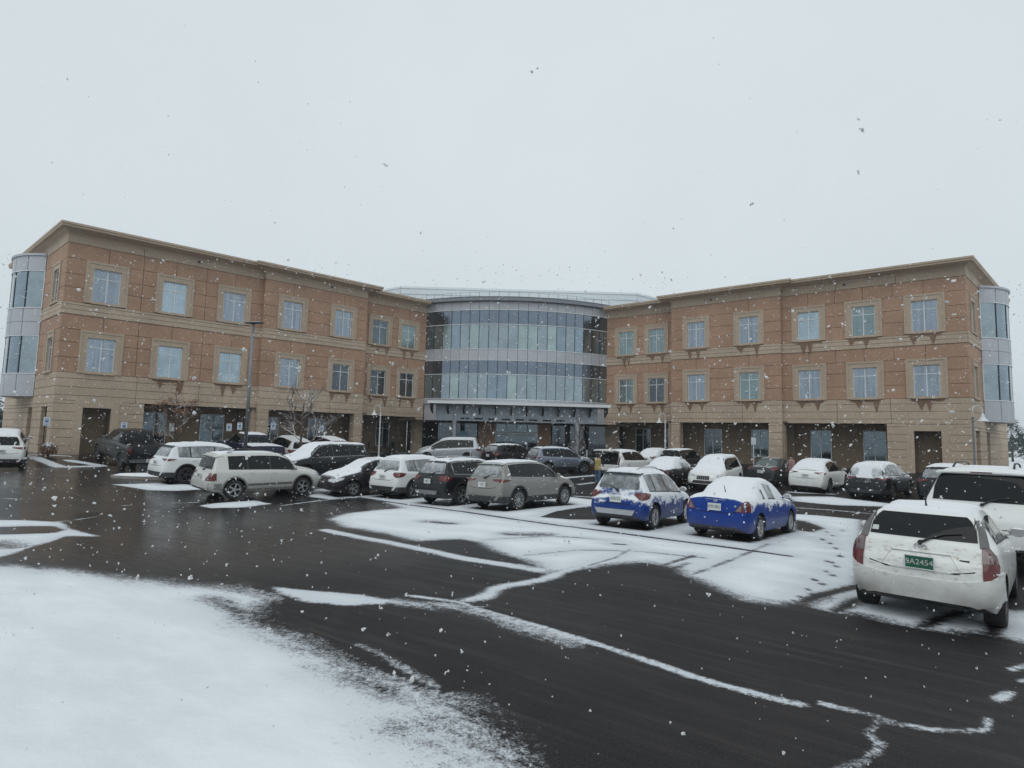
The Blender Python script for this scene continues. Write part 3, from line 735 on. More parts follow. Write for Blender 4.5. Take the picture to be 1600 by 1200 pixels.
    # small black floodlight dots in the frieze
    for s_, o_ in (((A0 + A1) * .62, 0), ((A1 + B1) * .53, PB)):
        v = MB(); v.box((s_ - .06, o_ + .03, 13.40), (s_ + .06, o_ + .12, 13.52), 0, fr); v.build('vent', M['metal_dark'], bld)

wing(FL, (2.065, 5.79, 9.5, 13.505, 17.558, 21.49, 24.32), (0, 11.4, 19.57, 26.15), ((4.56, 11.15), (12.19, 18.88), (20.24, 25.42)), (1.42, 2.84, 3.29),
     'bpbbbsg', 'bppbdds', ((0, 0, 0, 0, 0, 3, 4), (0, 1, 1, 0, 1, 1, 1)),
     ((5.67, 1.46, 0, 's'), (9.3, 1.6, 0, 's'), (13.3, 1.2, 1, 'd'), (16.95, 1.5, 1, 'd'), (24.0, 1.4, 2, 'd')), 'L')
wing(FRt, (2.183, 5.63, 9.07, 13.136, 17.21, 21.117, 23.975), (0, 10.85, 19.29, 26.0), ((4.45, 10.8), (11.78, 18.58), (20.03, 24.94)), (1.53, 2.97, 3.23),
     'bgpbbgg', 'bbbgbdg', ((1, 2, 3, 1, 2, 3, 1), (2, 1, 3, 2, 1, 3, 2)),
     ((8.85, 1.4, 0, 's'), (5.42, 1.4, 0, 's'), (13.05, 1.3, 1, 's'), (16.74, 1.45, 1, 'd'), (23.8, 1.5, 2, 'd'), (21.2, 1.1, 2, 'd')), 'R')

# ---- end walls with their bow bays
def end_wall(P0, ang, sgn, t_bay, name):
    e = Vector((math.cos(ang), math.sin(ang)))
    m_ = Vector((-e.y, e.x)) * sgn
    if m_.y > 0: m_ = -m_
    fr = Fr(P0, e, m_)
    T = 14.5
    mb = MB()
    w0, w1 = 1.45, 2.85
    wc = (w0 + w1) / 2
    hs_low = [1.0, 1.5, 2.0, 2.5, 3.0, 3.5, 4.0, 4.5, 5.0]
    # ground storey, with a door recess and a second opening
    panels(mb, fr, .0, 1.35, BASEZ - .6, 3.3, 0, 1, (), hs_low)
    panels(mb, fr, 2.75, 5.2, BASEZ - .6, 3.3, 0, 1, (), hs_low)
    panels(mb, fr, 6.4, T, BASEZ - .6, 3.3, 0, 1, [9.0], hs_low)
    panels(mb, fr, .0, T, 3.3, Z_LO, 0, 1, [3.4, 8.0], hs_low)
    for (za, zb, head, rows) in ((Z_LO, Z_BB, HEAD_L, [6.25, 7.16]), (Z_BT, Z_OT, HEAD_U, [10.46, 11.27])):
        ft = head + .42
        panels(mb, fr, 0, wc - 1.0, za, ft, 0, 0, (), rows)
        panels(mb, fr, wc + 1.0, T, za, ft, 0, 0, [8.5], rows)
        panels(mb, fr, 0, T, ft, zb, 0, 0, [2.2, 4.3, 8.5], ())
    panels(mb, fr, 0, T, Z_BB, Z_BT, .05, 1, (), [9.12, 9.40])
    panels(mb, fr, 0, T, Z_OT, 13.62, .03, 1, [4.0, 9.0], ())
    mb.box((.25, -.5, 3.32), (T - .01, -.23, 14.0), 2, fr)
    mb.box((.3, -1.3, BASEZ - .6), (T - .01, -1.1, 3.5), 2, fr)
    mb.build('end_wall', [M['orange'], M['beige'], M['joint']], bld)
    for head in (HEAD_U, HEAD_L):
        window(fr, wc, head, 0, M['win_dark'], 1.2, WH, True)
    # bay
    t0, t1, sag = t_bay, t_bay + 5.3, 1.25
    c = (t1 - t0) / 2; r_ = (c * c + sag * sag) / (2 * sag); th = math.asin(c / r_)
    def bow(t_, extra=0.0):   # t_ in 0..1 -> s, o
        a = -th + 2 * th * t_
        return (t0 + c + (r_ + extra) * math.sin(a), (r_ + extra) * math.cos(a) - (r_ - sag) + .02)
    def band(mbx, z0, z1, ex0, ex1, m, n=16, a=0.0, b=1.0):
        vs = []
        for i in range(n + 1):
            t_ = a + (b - a) * i / n
            for ex in (ex0, ex1):
                s_, o_ = bow(t_, ex)
                vs += [fr((s_, o_, z0)), fr((s_, o_, z1))]
        fs = []
        for i in range(n):
            k = 4 * i
            fs += [(k, k + 4, k + 5, k + 1), (k + 2, k + 3, k + 7, k + 6), (k + 1, k + 5, k + 7, k + 3), (k, k + 2, k + 6, k + 4)]
        fs += [(0, 1, 3, 2), (4 * n, 4 * n + 2, 4 * n + 3, 4 * n + 1)]
        mbx.add(vs, fs, m)
    mt = MB()
    lower = ((7.97, 9.70), (4.12, 5.42))
    for (z0, z1) in ((12.25, 13.2),):
        zs = [z0, z1] if z1 - z0 < 1.3 else [z0, (z0 + z1) / 2, z1]
        nseg = 5
        for i in range(nseg):
            for za, zb in zip(zs, zs[1:]):
                band(mt, za + .012, zb - .012, -.6, 0.0, 0, 4, i / nseg + .004, (i + 1) / nseg - .004)
    band(mt, 13.2, 13.34, -.6, .10, 0)
    # floor and lid so that the bay is closed
    for z_ in (13.33,):
        pts = [fr((*bow(i / 16, -.05), z_)) for i in range(17)]
        mt.add(pts, [tuple(range(17))], 0)
    bay = mt.build('bay_cladding', M['metal_panel'], bld)
    for z0_, z1_ in lower:
        q = MB(); zs = [z0_, z1_] if z1_ - z0_ < 1.3 else [z0_, (z0_ + z1_) / 2, z1_]
        for i in range(5):
            for za, zb in zip(zs, zs[1:]): band(q, za + .012, zb - .012, -.6, 0.0, 0, 4, i / 5 + .004, (i + 1) / 5 - .004)
        if z0_ < 5: band(q, 4.0, 4.12, -.7, .03, 0); q.add([fr((*bow(i / 16, -.05), 4.01)) for i in range(17)], [tuple(range(17))], 0)
        q.build('bay_spandrel', M['metal_panel'], bay)
    for (z0, z1) in ((9.76, 12.2), (5.47, 7.92)):
        for i in range(5):
            g = MB(); band(g, z0, z1, -.12, -.06, 0, 4, i / 5 + .006, (i + 1) / 5 - .006)
            g.build('glass_pane', M['cw_slate'] if i % 2 else M['cw_blue'], bay)
        f = MB()
        band(f, z0 - .045, z0 + .02, -.1, .02, 0); band(f, z1 - .02, z1 + .045, -.1, .02, 0)
        for i in (0, 5):
            band(f, z0 + .02, z1 - .02, -.1, .02, 0, 1, max(0, i / 5 - .008), min(1, i / 5 + .008))
        f.build('bay_frame', M['alu'], bay)
        f = MB()
        for i in range(1, 5):
            band(f, z0 + .02, z1 - .02, -.1, -.03, 0, 1, i / 5 - .006, i / 5 + .006)
        f.build('mullion', M['mullion'], bay)
        bk = MB(); band(bk, z0, z1, -.5, -.3, 0, 8); bk.build('bay_lining', M['interior'], bay)
    return e, m_, fr
eL, mL, fEL = end_wall(L0, R(139.5), 1, 5.15, 'L')
eR, mR, fER = end_wall(R0, R(43.0), 1, 4.55, 'R')

# ---- cornice swept along each wing and its end wall
def sweep(name, path, prof, mat, parent, side=1, first=.64):
    pts = [Vector(p) for p in path]; n = len(pts)
    nrm = []
    for i in range(n):
        ds = []
        if i > 0: ds.append((pts[i] - pts[i - 1]).normalized())
        if i < n - 1: ds.append((pts[i + 1] - pts[i]).normalized())
        ns = [Vector((d.y, -d.x)) * side for d in ds]
        if i == 0: nrm.append(ns[0] * first)
        elif i == 1:      # unequal overhangs meet: first segment projects less
            a_, b_ = ns; det = a_.x * b_.y - a_.y * b_.x
            nrm.append(Vector(((first * b_.y - a_.y) / det, (a_.x - first * b_.x) / det)))
        elif len(ns) == 1: nrm.append(ns[0])
        else:
            b = ns[0] + ns[1]; b.normalize(); nrm.append(b / max(.3, b.dot(ns[0])))
    mb = MB(); k = len(prof); vs = []
    for i in range(n):
        for (o_, z_) in prof:
            q = pts[i] + nrm[i] * o_; vs.append((q.x, q.y, z_))
    fs = [(i * k + j, (i + 1) * k + j, (i + 1) * k + j + 1, i * k + j + 1) for i in range(n - 1) for j in range(k - 1)]
    mb.add(vs, fs); return mb.build(name, mat, parent)
CORN = [(.0, 13.60), (.06, 13.62), (.10, 13.72), (.62, 13.86), (.66, 13.84), (.86, 13.86), (.86, 13.97), (.92, 13.99), (.92, 14.12), (-.6, 14.18)]
def corner_pts(fr, P0, e, A1, B1, C1):
    q = lambda s, o: Vector(fr((s, o, 0))[:2])
    return [P0 + e * 14.5, P0, q(A1, 0), q(A1, .41), q(B1, .41), q(B1, -.72), q(C1, -.72)]
pl_ = corner_pts(FL, L0, eL, 11.4, 19.57, 26.0)
pr_ = corner_pts(FRt, R0, eR, 10.85, 19.29, 25.9)
sweep('cornice', pl_, CORN, M['trim'], bld, 1)
sweep('cornice', pr_, CORN, M['trim'], bld, -1)
# step returns between sections B and C are hidden from the lot but are real walls
for fr, s_ in ((FL, 19.57), (FRt, 19.29)):
    mb = MB(); mb.box((s_ - .3, -.9, 3.72), (s_ - .004, .38, 13.6), 0, fr); mb.build('step_wall', M['orange'], bld)
# flat roofs and blind back walls
def prism(name, pts, z0, z1, mat, parent):
    n = len(pts); vs = [(p.x, p.y, z0) for p in pts] + [(p.x, p.y, z1) for p in pts]
    fs = [tuple(range(n))[::-1], tuple(range(n, 2 * n))] + [(i, (i + 1) % n, n + (i + 1) % n, n + i) for i in range(n)]
    return make_obj(name, vs, fs, mat, None, parent)
backL = [L0 + eL * .55 - mL * .55, L0 + eL * 14.2 - mL * .55, L0 + eL * 14.2 + uL * 26, Vector(FL((26.1, -1.3, 0))[:2]), Vector(FL((.7, -1.3, 0))[:2])]
backR = [R0 + eR * .55 - mR * .55, R0 + eR * 14.2 - mR * .55, R0 + eR * 14.2 + uR * 26, Vector(FRt((26.0, -1.3, 0))[:2]), Vector(FRt((.7, -1.3, 0))[:2])]
prism('roof', backL, 3.9, 13.95, M['interior'], bld)
prism('roof', backR[::-1], 3.9, 13.95, M['interior'], bld)
prism('roof_snow', backL, 13.96, 14.02, M['snow'], bld)
prism('roof_snow', backR[::-1], 13.96, 14.02, M['snow'], bld)

# ---- curved glass centre
def arc_pt(t, ex=0.0):          # t 0..1 from left to right
    a = DANG - DHALF * (1 - 2 * t)
    return Vector((DC.x + (DR + ex) * math.cos(a), DC.y + (DR + ex) * math.sin(a)))
def arc_band(mb, z0, z1, ex0, ex1, m=0, n=4, a=0.0, b=1.0):
    vs = []
    for i in range(n + 1):
        t = a + (b - a) * i / n
        for ex in (ex0, ex1):
            p = arc_pt(t, ex); vs += [(p.x, p.y, z0), (p.x, p.y, z1)]
    fs = []
    for i in range(n):
        k = 4 * i
        fs += [(k, k + 4, k + 5, k + 1), (k + 2, k + 3, k + 7, k + 6), (k + 1, k + 5, k + 7, k + 3), (k, k + 2, k + 6, k + 4)]
    fs += [(0, 1, 3, 2), (4 * n, 4 * n + 2, 4 * n + 3, 4 * n + 1)]
    mb.add(vs, fs, m)
NP = 20
ctr = MB()
arc_band(ctr, 3.4, 14.1, -1.6, -.35, 1, 40)
for (z0, z1) in ((13.27, 13.98), (8.82, 9.74)):
    for i in range(NP):
        arc_band(ctr, z0 + .01, z1 - .01, -.3, 0, 0, 1, i / NP + .0008, (i + 1) / NP - .0008)
arc_band(ctr, 4.95, 5.38, -.3, .0, 0, 40)
arc_band(ctr, 3.45, 4.93, -.5, -.12, 2, 40)
ctr.build('curved_wall', [M['metal_panel'], M['interior'], M['metal_panel']], bld)
ev = MB(); arc_band(ev, 14.0, 14.3, -.3, .42, 0, 40); arc_band(ev, 14.302, 14.34, -.3, .46, 0, 40)
ev.build('eave', basic('eave_metal', (.24, .25, .28), .5, .4), bld)
for (z0, z1, name) in ((12.0, 13.22, 'span'), (9.80, 11.92, 'vis'), (7.6, 8.77, 'span'), (5.43, 7.52, 'vis')):
    for i in range(NP):
        g = MB(); arc_band(g, z0, z1, -.10, -.05, 0, 1, i / NP + .0016, (i + 1) / NP - .0016)
        if name == 'span': mt_ = M['cw_span']
        else: mt_ = M[wrand.choice(['cw_blue', 'cw_blue', 'cw_green', 'cw_green', 'cw_slate'])]
        g.build('glass_pane', mt_, bld)
mu = MB()
for (z0, z1) in ((11.98, 13.25), (9.78, 11.94), (7.58, 8.8), (5.4, 7.54)):
    for i in range(NP + 1):
        arc_band(mu, z0, z1, -.12, -.02, 0, 1, max(0, i / NP - .0013), min(1, i / NP + .0013))
mu.build('mullion', M['mullion'], bld)
tr = MB()
for z in (13.25, 11.96, 9.76, 8.79, 7.56, 5.40): arc_band(tr, z - .025, z + .025, -.12, .03, 0, 40)
tr.build('transom', M['alu'], bld)
rl = MB()
for i in range(NP + 1):
    p = arc_pt(i / NP, .2); rl.tube([(p.x, p.y, 14.3), (p.x, p.y, 14.78)], .02, 5)
rl.tube([(*arc_pt(i / 40, .2), 14.76) for i in range(41)], .012, 4)
rl.build('roof_railing', M['pole'], bld)
pts = [arc_pt(i / 20, -.3) for i in range(21)] + [Vector((13, 66)), Vector((-12, 66))]
prism('roof', pts, 3.6, 14.28, M['interior'], bld)
prism('roof_snow', pts, 14.29, 14.36, M['snow'], bld)
# penthouse screen
pp = [Vector((-12.3, 62)), Vector((-19.5, 67.3)), Vector((-19.5, 80)), Vector((20.8, 80)), Vector((20.8, 67.6)), Vector((13.35, 62.4))]
ph = MB()
z = 14.2
while z < 18.05:
    n = len(pp); zt = min(z + .62, 18.15)
    for i in range(n):
        a, b = pp[i], pp[(i + 1) % n]
        d = (b - a).normalized(); nn = Vector((-d.y, d.x))
        if nn.dot((a + b) / 2 - Vector((0, 70))) < 0: nn = -nn
        for (q0, q1, z0, z1) in ((0.0, .07, z, zt - .06),):
            vs = [(a.x, a.y, z0), (b.x, b.y, z0), (b.x, b.y, z1), (a.x, a.y, z1)]
            o0, o1 = nn * .10, nn * .0
            vs = [(a.x + o0.x, a.y + o0.y, z0), (b.x + o0.x, b.y + o0.y, z0), (b.x + nn.x * .02, b.y + nn.y * .02, zt), (a.x + nn.x * .02, a.y + nn.y * .02, zt),
                  (a.x, a.y, z0), (b.x, b.y, z0)]
            ph.add(vs, [(0, 1, 2, 3), (4, 5, 1, 0)])
    z += .62
ph.build('penthouse_screen', M['pent'], bld)
prism('penthouse_roof', pp[::-1], 14.3, 18.16, M['pent'], bld)

# ---- entrance canopy, fascia, lobby
CY = 47.2
def cpt(x, y, z): return (x, y + x * .029, z)
cp_ = MB()
cp_.box((-6.75, CY, 4.78), (8.05, CY + 2.9, 4.93), 0, lambda q: cpt(*q))
cp_.box((-6.78, CY - .03, 4.74), (8.08, CY - .001, 4.97), 1, lambda q: cpt(*q))
cp_.box((-6.75, CY + .02, 4.932), (8.05, CY + 2.9, 4.97), 2, lambda q: cpt(*q))
can = cp_.build('canopy', [M['metal_dark'], M['alu'], M['snow']], bld)
for i in range(12):
    x = -6.55 + i * 14.4 / 11
    b = MB()
    vs = [cpt(x + dx, y, z) for dx in (-.05, .05) for (y, z) in ((CY + .05, 4.78), (CY + .05, 4.5), (CY + .5, 4.25), (CY + 1.55, 3.95), (CY + 1.55, 4.78))]
    b.add(vs, [(0, 1, 2, 3, 4), (9, 8, 7, 6, 5)] + [(i_, 5 + i_, 5 + (i_ + 1) % 5, (i_ + 1) % 5) for i_ in range(5)])
    b.build('canopy_bracket', M['metal_dark'], can)
fs_ = MB()
for i in range(9):
    x0 = -6.3 + i * 13.55 / 9
    fs_.box((x0 + .012, CY + 1.6, 3.42), (x0 + 13.55 / 9 - .012, CY + 2.6, 4.776), 0, lambda q: cpt(*q))
fs_.build('fascia', M['fascia'], bld)
for i in range(8):
    x0 = -4.2 + i * 1.14
    b = MB(); b.box((x0, CY + 1.57, 3.55), (x0 + .72, CY + 1.598, 3.68), 0, lambda q: cpt(*q)); b.build('fascia_slot', M['interior'], bld)
lb = MB()
lb.box((-9.5, 53.6, -.2), (10.3, 53.8, 3.6), 0)                       # back of the porch
lb.box((-9.5, CY + 2.6, 3.40), (10.3, 53.6, 3.44), 1)
lb.box((-2.9, 52.5, -.2), (-1.42, 52.9, 3.39), 2); lb.box((2.45, 52.5, -.2), (3.6, 52.9, 3.39), 2)
lb.build('porch_wall', [M['interior'], M['soffit'], M['orange']], bld)
for x0, x1 in ((-6.6, -5.1), (-5.05, -3.0), (3.7, 5.2), (5.3, 6.6), (7.0, 8.6)):
    g = MB(); g.box((x0, 52.75, .6), (x1, 52.8, 3.35), 0)
    go = g.build('window', M['win_dark'], bld)
    f = MB()
    ring(f, lambda q: q, x0, x1, .6, 3.35, .05, 52.70, 52.749, 0)
    f.build('window_frame', M['mullion'], go)
lg = MB()
n = 14
vs = [(-4.35 + .55 * math.cos(math.pi * k / n), 52.695, 2.0 + .62 * math.sin(math.pi * k / n)) for k in range(n + 1)]
lg.add([(v[0], 52.66, v[2]) for v in vs] + vs, [tuple(range(n + 1))[::-1]] + [(k, k + 1, n + 2 + k, n + 1 + k) for k in range(n)])
for x in (-4.75, -4.35, -3.95): lg.box((x - .05, 52.66, 1.75), (x + .05, 52.695, 2.0))
lg.build('window_emblem', basic('emblem_blue', (.30, .48, .60), .5), bld)
dr = MB()
for k in range(4):
    x0 = -1.36 + k * .945
    dr.box((x0 + .05, 52.64, .55), (x0 + .9, 52.69, 2.35), 0); dr.box((x0 + .05, 52.64, 2.62), (x0 + .9, 52.69, 3.3), 0)
d_ = dr.build('entrance_door', M['win_shop'], bld)
f = MB()
for k in range(5): f.box((-1.40 + k * .945, 52.55, .5), (-1.32 + k * .945, 52.63, 3.38), 0)
f.box((-1.40, 52.50, 2.38), (2.46, 52.549, 2.60), 0); f.box((-1.40, 52.5, 3.30), (2.46, 52.549, 3.39), 0)
f.build('door_frame', M['alu'], d_)
for x in (-4.7, 5.5):
    c = MB(); c.lathe([(.24, -.1), (.24, 3.41)], 18, 0, lambda q, x=x: (q[0] + x, q[1] + 48.6, q[2])); c.build('column', M['fascia'], bld, True, .6)
# end piers next to the glass centre
for fr, s0, s1 in ((FL, 25.42, 26.3), (FRt, 24.94, 26.1)):
    pass

# ------------------------------------------------------------------ cars
def pchip(P, x):
    P = np.array(P, float); X, Y = P[:, 0], P[:, 1]
    h = np.diff(X); d = np.diff(Y) / h; m = np.zeros(len(X))
    for i in range(1, len(X) - 1):
        if d[i - 1] * d[i] > 0:
            w1, w2 = 2 * h[i] + h[i - 1], h[i] + 2 * h[i - 1]
            m[i] = (w1 + w2) / (w1 / d[i - 1] + w2 / d[i])
    m[0], m[-1] = d[0], d[-1]
    x = np.clip(x, X[0], X[-1]); k = np.clip(np.searchsorted(X, x, 'right') - 1, 0, len(X) - 2)
    t = (x - X[k]) / h[k]
    return (2 * t**3 - 3 * t**2 + 1) * Y[k] + (t**3 - 2 * t**2 + t) * h[k] * m[k] + (-2 * t**3 + 3 * t**2) * Y[k + 1] + (t**3 - t**2) * h[k] * m[k + 1]

def sstep(a, b, x):
    t = min(1, max(0, (x - a) / (b - a))); return t * t * (3 - 2 * t)

PLAN = [(0, .80), (.012, .87), (.035, .935), (.08, .975), (.16, .995), (.35, 1), (.75, 1), (.86, .985), (.93, .93), (.97, .85), (.99, .76), (1, .66)]
def prof_scale(P, sx_, sz): return [(a * sx_, b * sz) for a, b in P]
TYPES = {
 'hatch': dict(L=4.0, W=.85, top=[(0, .50), (.015, .70), (.05, .80), (.10, .86), (.15, .98), (.20, 1.05), (.47, 1.36), (.52, 1.40), (.8, 1.43), (1.5, 1.46), (2.1, 1.43), (2.55, 1.32), (3.1, 1.06), (3.5, .95), (3.8, .80), (3.94, .66), (4.0, .45)],
    belt=[(0, .60), (.15, .93), (.4, 1.02), (1.5, .99), (2.6, .94), (3.1, .90), (3.5, .82), (4, .55)], wx=(.66, 3.21), r=.30, z0=.19,
    side=[(.62, 1.02), (1.08, 1.88), (1.93, 2.95)], rear=(1.06, 1.36, .60, .53), front=(1.07, 1.38, .62, .50)),
 'suv': dict(L=4.65, W=.925, top=[(0, .55), (.02, .78), (.06, .86), (.12, 1.0), (.20, 1.12), (.46, 1.55), (.54, 1.62), (1.0, 1.67), (1.9, 1.69), (2.5, 1.65), (2.9, 1.52), (3.45, 1.16), (3.9, 1.07), (4.35, .95), (4.55, .80), (4.62, .65), (4.65, .45)],
    belt=[(0, .65), (.12, .95), (.35, 1.10), (1.5, 1.06), (2.9, 1.02), (3.5, .98), (4.1, .88), (4.65, .6)], wx=(.95, 3.65), r=.36, z0=.24,
    side=[(.62, 1.08), (1.14, 2.12), (2.18, 3.30)], rear=(1.14, 1.52, .66, .56), front=(1.18, 1.58, .68, .54), clad=True),
 'suvbox': dict(L=4.69, W=.91, top=[(0, .62), (.02, .78), (.05, .84), (.13, .92), (.17, 1.05), (.33, 1.55), (.36, 1.63), (.9, 1.69), (1.9, 1.70), (2.6, 1.68), (3.0, 1.58), (3.55, 1.14), (3.95, 1.06), (4.4, .96), (4.58, .82), (4.66, .65), (4.69, .45)],
    belt=[(0, .65), (.12, .95), (.3, 1.08), (1.5, 1.06), (3.0, 1.02), (3.6, .98), (4.2, .88), (4.69, .6)], wx=(.98, 3.70), r=.36, z0=.26,
    side=[(.74, 1.42), (1.48, 2.30), (2.36, 3.42)], rear=(1.10, 1.52, .63, .56), front=(1.18, 1.60, .68, .56)),
 'suvbig': dict(L=5.1, W=.99, top=[(0, .62), (.02, .85), (.06, .95), (.13, 1.08), (.18, 1.2), (.36, 1.75), (.42, 1.84), (1.0, 1.88), (2.2, 1.90), (2.95, 1.86), (3.3, 1.74), (3.85, 1.30), (4.3, 1.20), (4.8, 1.08), (4.98, .92), (5.06, .75), (5.1, .5)],
    belt=[(0, .75), (.12, 1.05), (.3, 1.20), (1.5, 1.18), (3.2, 1.14), (3.9, 1.1), (4.5, 1.0), (5.1, .7)], wx=(1.1, 4.1), r=.385, z0=.28,
    side=[(.55, 1.5), (1.56, 2.5), (2.56, 3.72)], rear=(1.22, 1.72, .76, .66), front=(1.32, 1.78, .76, .62)),
 'coupe_suv': dict(L=4.70, W=.94, top=[(0, .55), (.02, .80), (.06, .90), (.12, 1.02), (.22, 1.08), (.9, 1.48), (1.3, 1.60), (2.0, 1.645), (2.6, 1.58), (3.0, 1.46), (3.7, 1.08), (4.1, .98), (4.45, .85), (4.62, .72), (4.70, .45)],
    belt=[(0, .65), (.12, .97), (.4, 1.06), (1.5, 1.03), (2.9, .98), (3.6, .93), (4.2, .82), (4.7, .58)], wx=(.92, 3.80), r=.36, z0=.20,
    side=[(.98, 1.30), (1.35, 2.15), (2.2, 3.42)], rear=(1.14, 1.46, .62, .52), front=(1.1, 1.5, .70, .52)),
 'sedan': dict(L=4.50, W=.85, top=[(0, .52), (.015, .78), (.05, .92), (.10, 1.02), (.16, 1.05), (.6, 1.09), (.78, 1.12), (1.35, 1.42), (1.8, 1.50), (2.2, 1.50), (2.6, 1.42), (3.3, 1.06), (3.8, .95), (4.2, .82), (4.40, .68), (4.47, .55), (4.50, .42)],
    belt=[(0, .62), (.10, .93), (.5, 1.0), (1.5, .98), (2.8, .93), (3.4, .88), (4.0, .78), (4.5, .55)], wx=(.92, 3.52), r=.31, z0=.18,
    side=[(1.0, 1.36), (1.42, 2.12), (2.18, 3.12)], rear=(1.13, 1.42, .60, .50), front=(1.08, 1.42, .64, .50)),
 'minivan': dict(L=5.17, W=1.0, top=[(0, .6), (.02, .82), (.05, .95), (.12, 1.1), (.40, 1.62), (.48, 1.72), (1.1, 1.77), (2.4, 1.78), (3.0, 1.70), (3.4, 1.55), (4.2, 1.10), (4.7, .94), (5.0, .80), (5.12, .65), (5.17, .45)],
    belt=[(0, .7), (.12, 1.0), (.4, 1.10), (2.5, 1.02), (3.6, .96), (4.2, .90), (4.8, .78), (5.17, .6)], wx=(1.08, 4.17), r=.355, z0=.2,
    side=[(.62, 1.75), (1.81, 2.75), (2.81, 3.85)], rear=(1.12, 1.60, .70, .6), front=(1.14, 1.62, .74, .56)),
 'pickup': dict(L=5.85, W=1.0, top=[(0, .60), (.02, 1.30), (.05, 1.36), (.10, 1.37), (1.78, 1.37), (1.82, 1.39), (1.88, 1.72), (1.96, 1.86), (2.3, 1.92), (3.2, 1.92), (3.5, 1.84), (4.1, 1.40), (4.5, 1.33), (5.3, 1.25), (5.65, 1.12), (5.80, .9), (5.85, .55)],
    belt=[(0, 1.0), (.05, 1.3), (.2, 1.33), (1.9, 1.33), (3.4, 1.30), (4.1, 1.26), (5.2, 1.15), (5.85, .75)], wx=(1.15, 4.85), r=.40, z0=.36,
    side=[(2.02, 2.85), (2.92, 3.95)], rear=(1.42, 1.74, .66, .60), front=(1.42, 1.80, .74, .60),
    plan=[(0, .97), (.01, .985), (.05, 1), (.9, .99), (.95, .95), (.98, .88), (1, .78)]),
}
TYPES['compact'] = dict(TYPES['suvbox']); TYPES['compact'].update(L=4.14, W=.865, top=[(0, .55), (.015, .72), (.05, .80), (.12, .88), (.17, .98), (.36, 1.48), (.42, 1.55), (.9, 1.59), (1.6, 1.60), (2.2, 1.56), (2.55, 1.44), (3.05, 1.08), (3.5, .97), (3.85, .86), (4.05, .72), (4.12, .58), (4.14, .42)],
    belt=[(0, .6), (.12, .9), (.3, 1.0), (1.5, .97), (2.6, .93), (3.1, .9), (3.7, .78), (4.14, .55)], wx=(.78, 3.28), r=.335, z0=.22,
    side=[(.52, .92), (.98, 1.78), (1.84, 2.92)], rear=(1.06, 1.44, .60, .53), front=(1.1, 1.5, .64, .5))

def body_grid(T):
    L, W = T['L'], T['W']
    xs = set(np.round(np.linspace(.0, L, int(L / .07)), 4)) | {p_[0] for p_ in T['top']}
    xs |= set(np.round(np.linspace(0, .6, 26), 4)) | set(np.round(np.linspace(L - .5, L, 16), 4))
    xs = sorted(xs); xs2 = [xs[0]]
    for x in xs[1:]:
        if x - xs2[-1] > .012: xs2.append(x)
    xs2[-1] = L
    plan = T.get('plan', PLAN)
    rows = []
    for x in xs2:
        w = W * pchip(plan, x / L); zt = float(pchip(T['top'], x)); zb = min(float(pchip(T['belt'], x)), zt - .05)
        f = min(1, min(x, L - x) / .35); z0 = T['z0'] + .10 * (1 - f) ** 2
        zb = max(zb, z0 + .12)
        hh = zb - z0; H = zt - zb; g = sstep(.08, .26, H)
        pts = [(0, z0), (w - .18, z0), (w - .07, z0 + .02), (w - .02, z0 + .12 * min(1, hh / .5)), (w - .002, z0 + .38 * hh), (w, z0 + .55 * hh), (w - .012, z0 + .78 * hh), (w - .03, zb - .07 * min(1, hh / .5)), (w - .065, zb)]
        gh = [(w - .085, zb + .03), (w - .10 - .16 * H, zb + .45 * H), (w - .10 - .36 * H, zt - .10), (w - .13 - .40 * H, zt - .045), (w - .24 - .42 * H, zt - .012), (.25, zt - .002), (0, zt)]
        hd = [(w - .10, zb + .20 * H), (w - .16, zb + .42 * H), (w - .24, zb + .62 * H), (w - .34, zb + .78 * H), (w - .48, zb + .92 * H), (.2, zt - .002), (0, zt)]
        for a, b in zip(gh, hd):
            pts.append((a[0] * g + b[0] * (1 - g), a[1] * g + b[1] * (1 - g)))
        # light interpolation so the section is round
        P = [pts[0]]
        for i in range(len(pts) - 1):
            p0 = pts[max(i - 1, 0)]; p1 = pts[i]; p2 = pts[i + 1]; p3 = pts[min(i + 2, len(pts) - 1)]
            for t in ((.5, 1.0) if i >= 3 else (1.0,)):
                q = []
                for c in (0, 1):
                    q.append(.5 * (2 * p1[c] + (p2[c] - p0[c]) * t * .8 + (2 * p1[c] - 5 * p1[c] * 0 - 2 * p1[c]) * 0) if False else
                             (1 - t) * p1[c] + t * p2[c] + (t * (1 - t)) * .22 * ((p2[c] - p3[c]) + (p1[c] - p0[c])))
                P.append(tuple(q))
        rows.append((x, P))
    return rows

def build_body(T):
    rows = body_grid(T); n = len(rows[0][1]); ring = 2 * n - 2
    vs = []
    for x, P in rows:
        vs += [(x, a, b) for a, b in P] + [(x, -a, b) for a, b in P[-2:0:-1]]
    fs = []
    for i in range(len(rows) - 1):
        for k in range(ring):
            k2 = (k + 1) % ring
            fs.append((i * ring + k, i * ring + k2, (i + 1) * ring + k2, (i + 1) * ring + k))
    fs += [tuple(range(ring))[::-1], tuple((len(rows) - 1) * ring + k for k in range(ring))]
    mi = []
    for i in range(len(rows) - 1):
        for k in range(ring):
            kk = min(k, ring - 1 - k)
            mi.append(1 if kk < 2 or (kk < 4 and T.get('clad')) else 0)
    mi += [0, 0]
    return vs, fs, mi

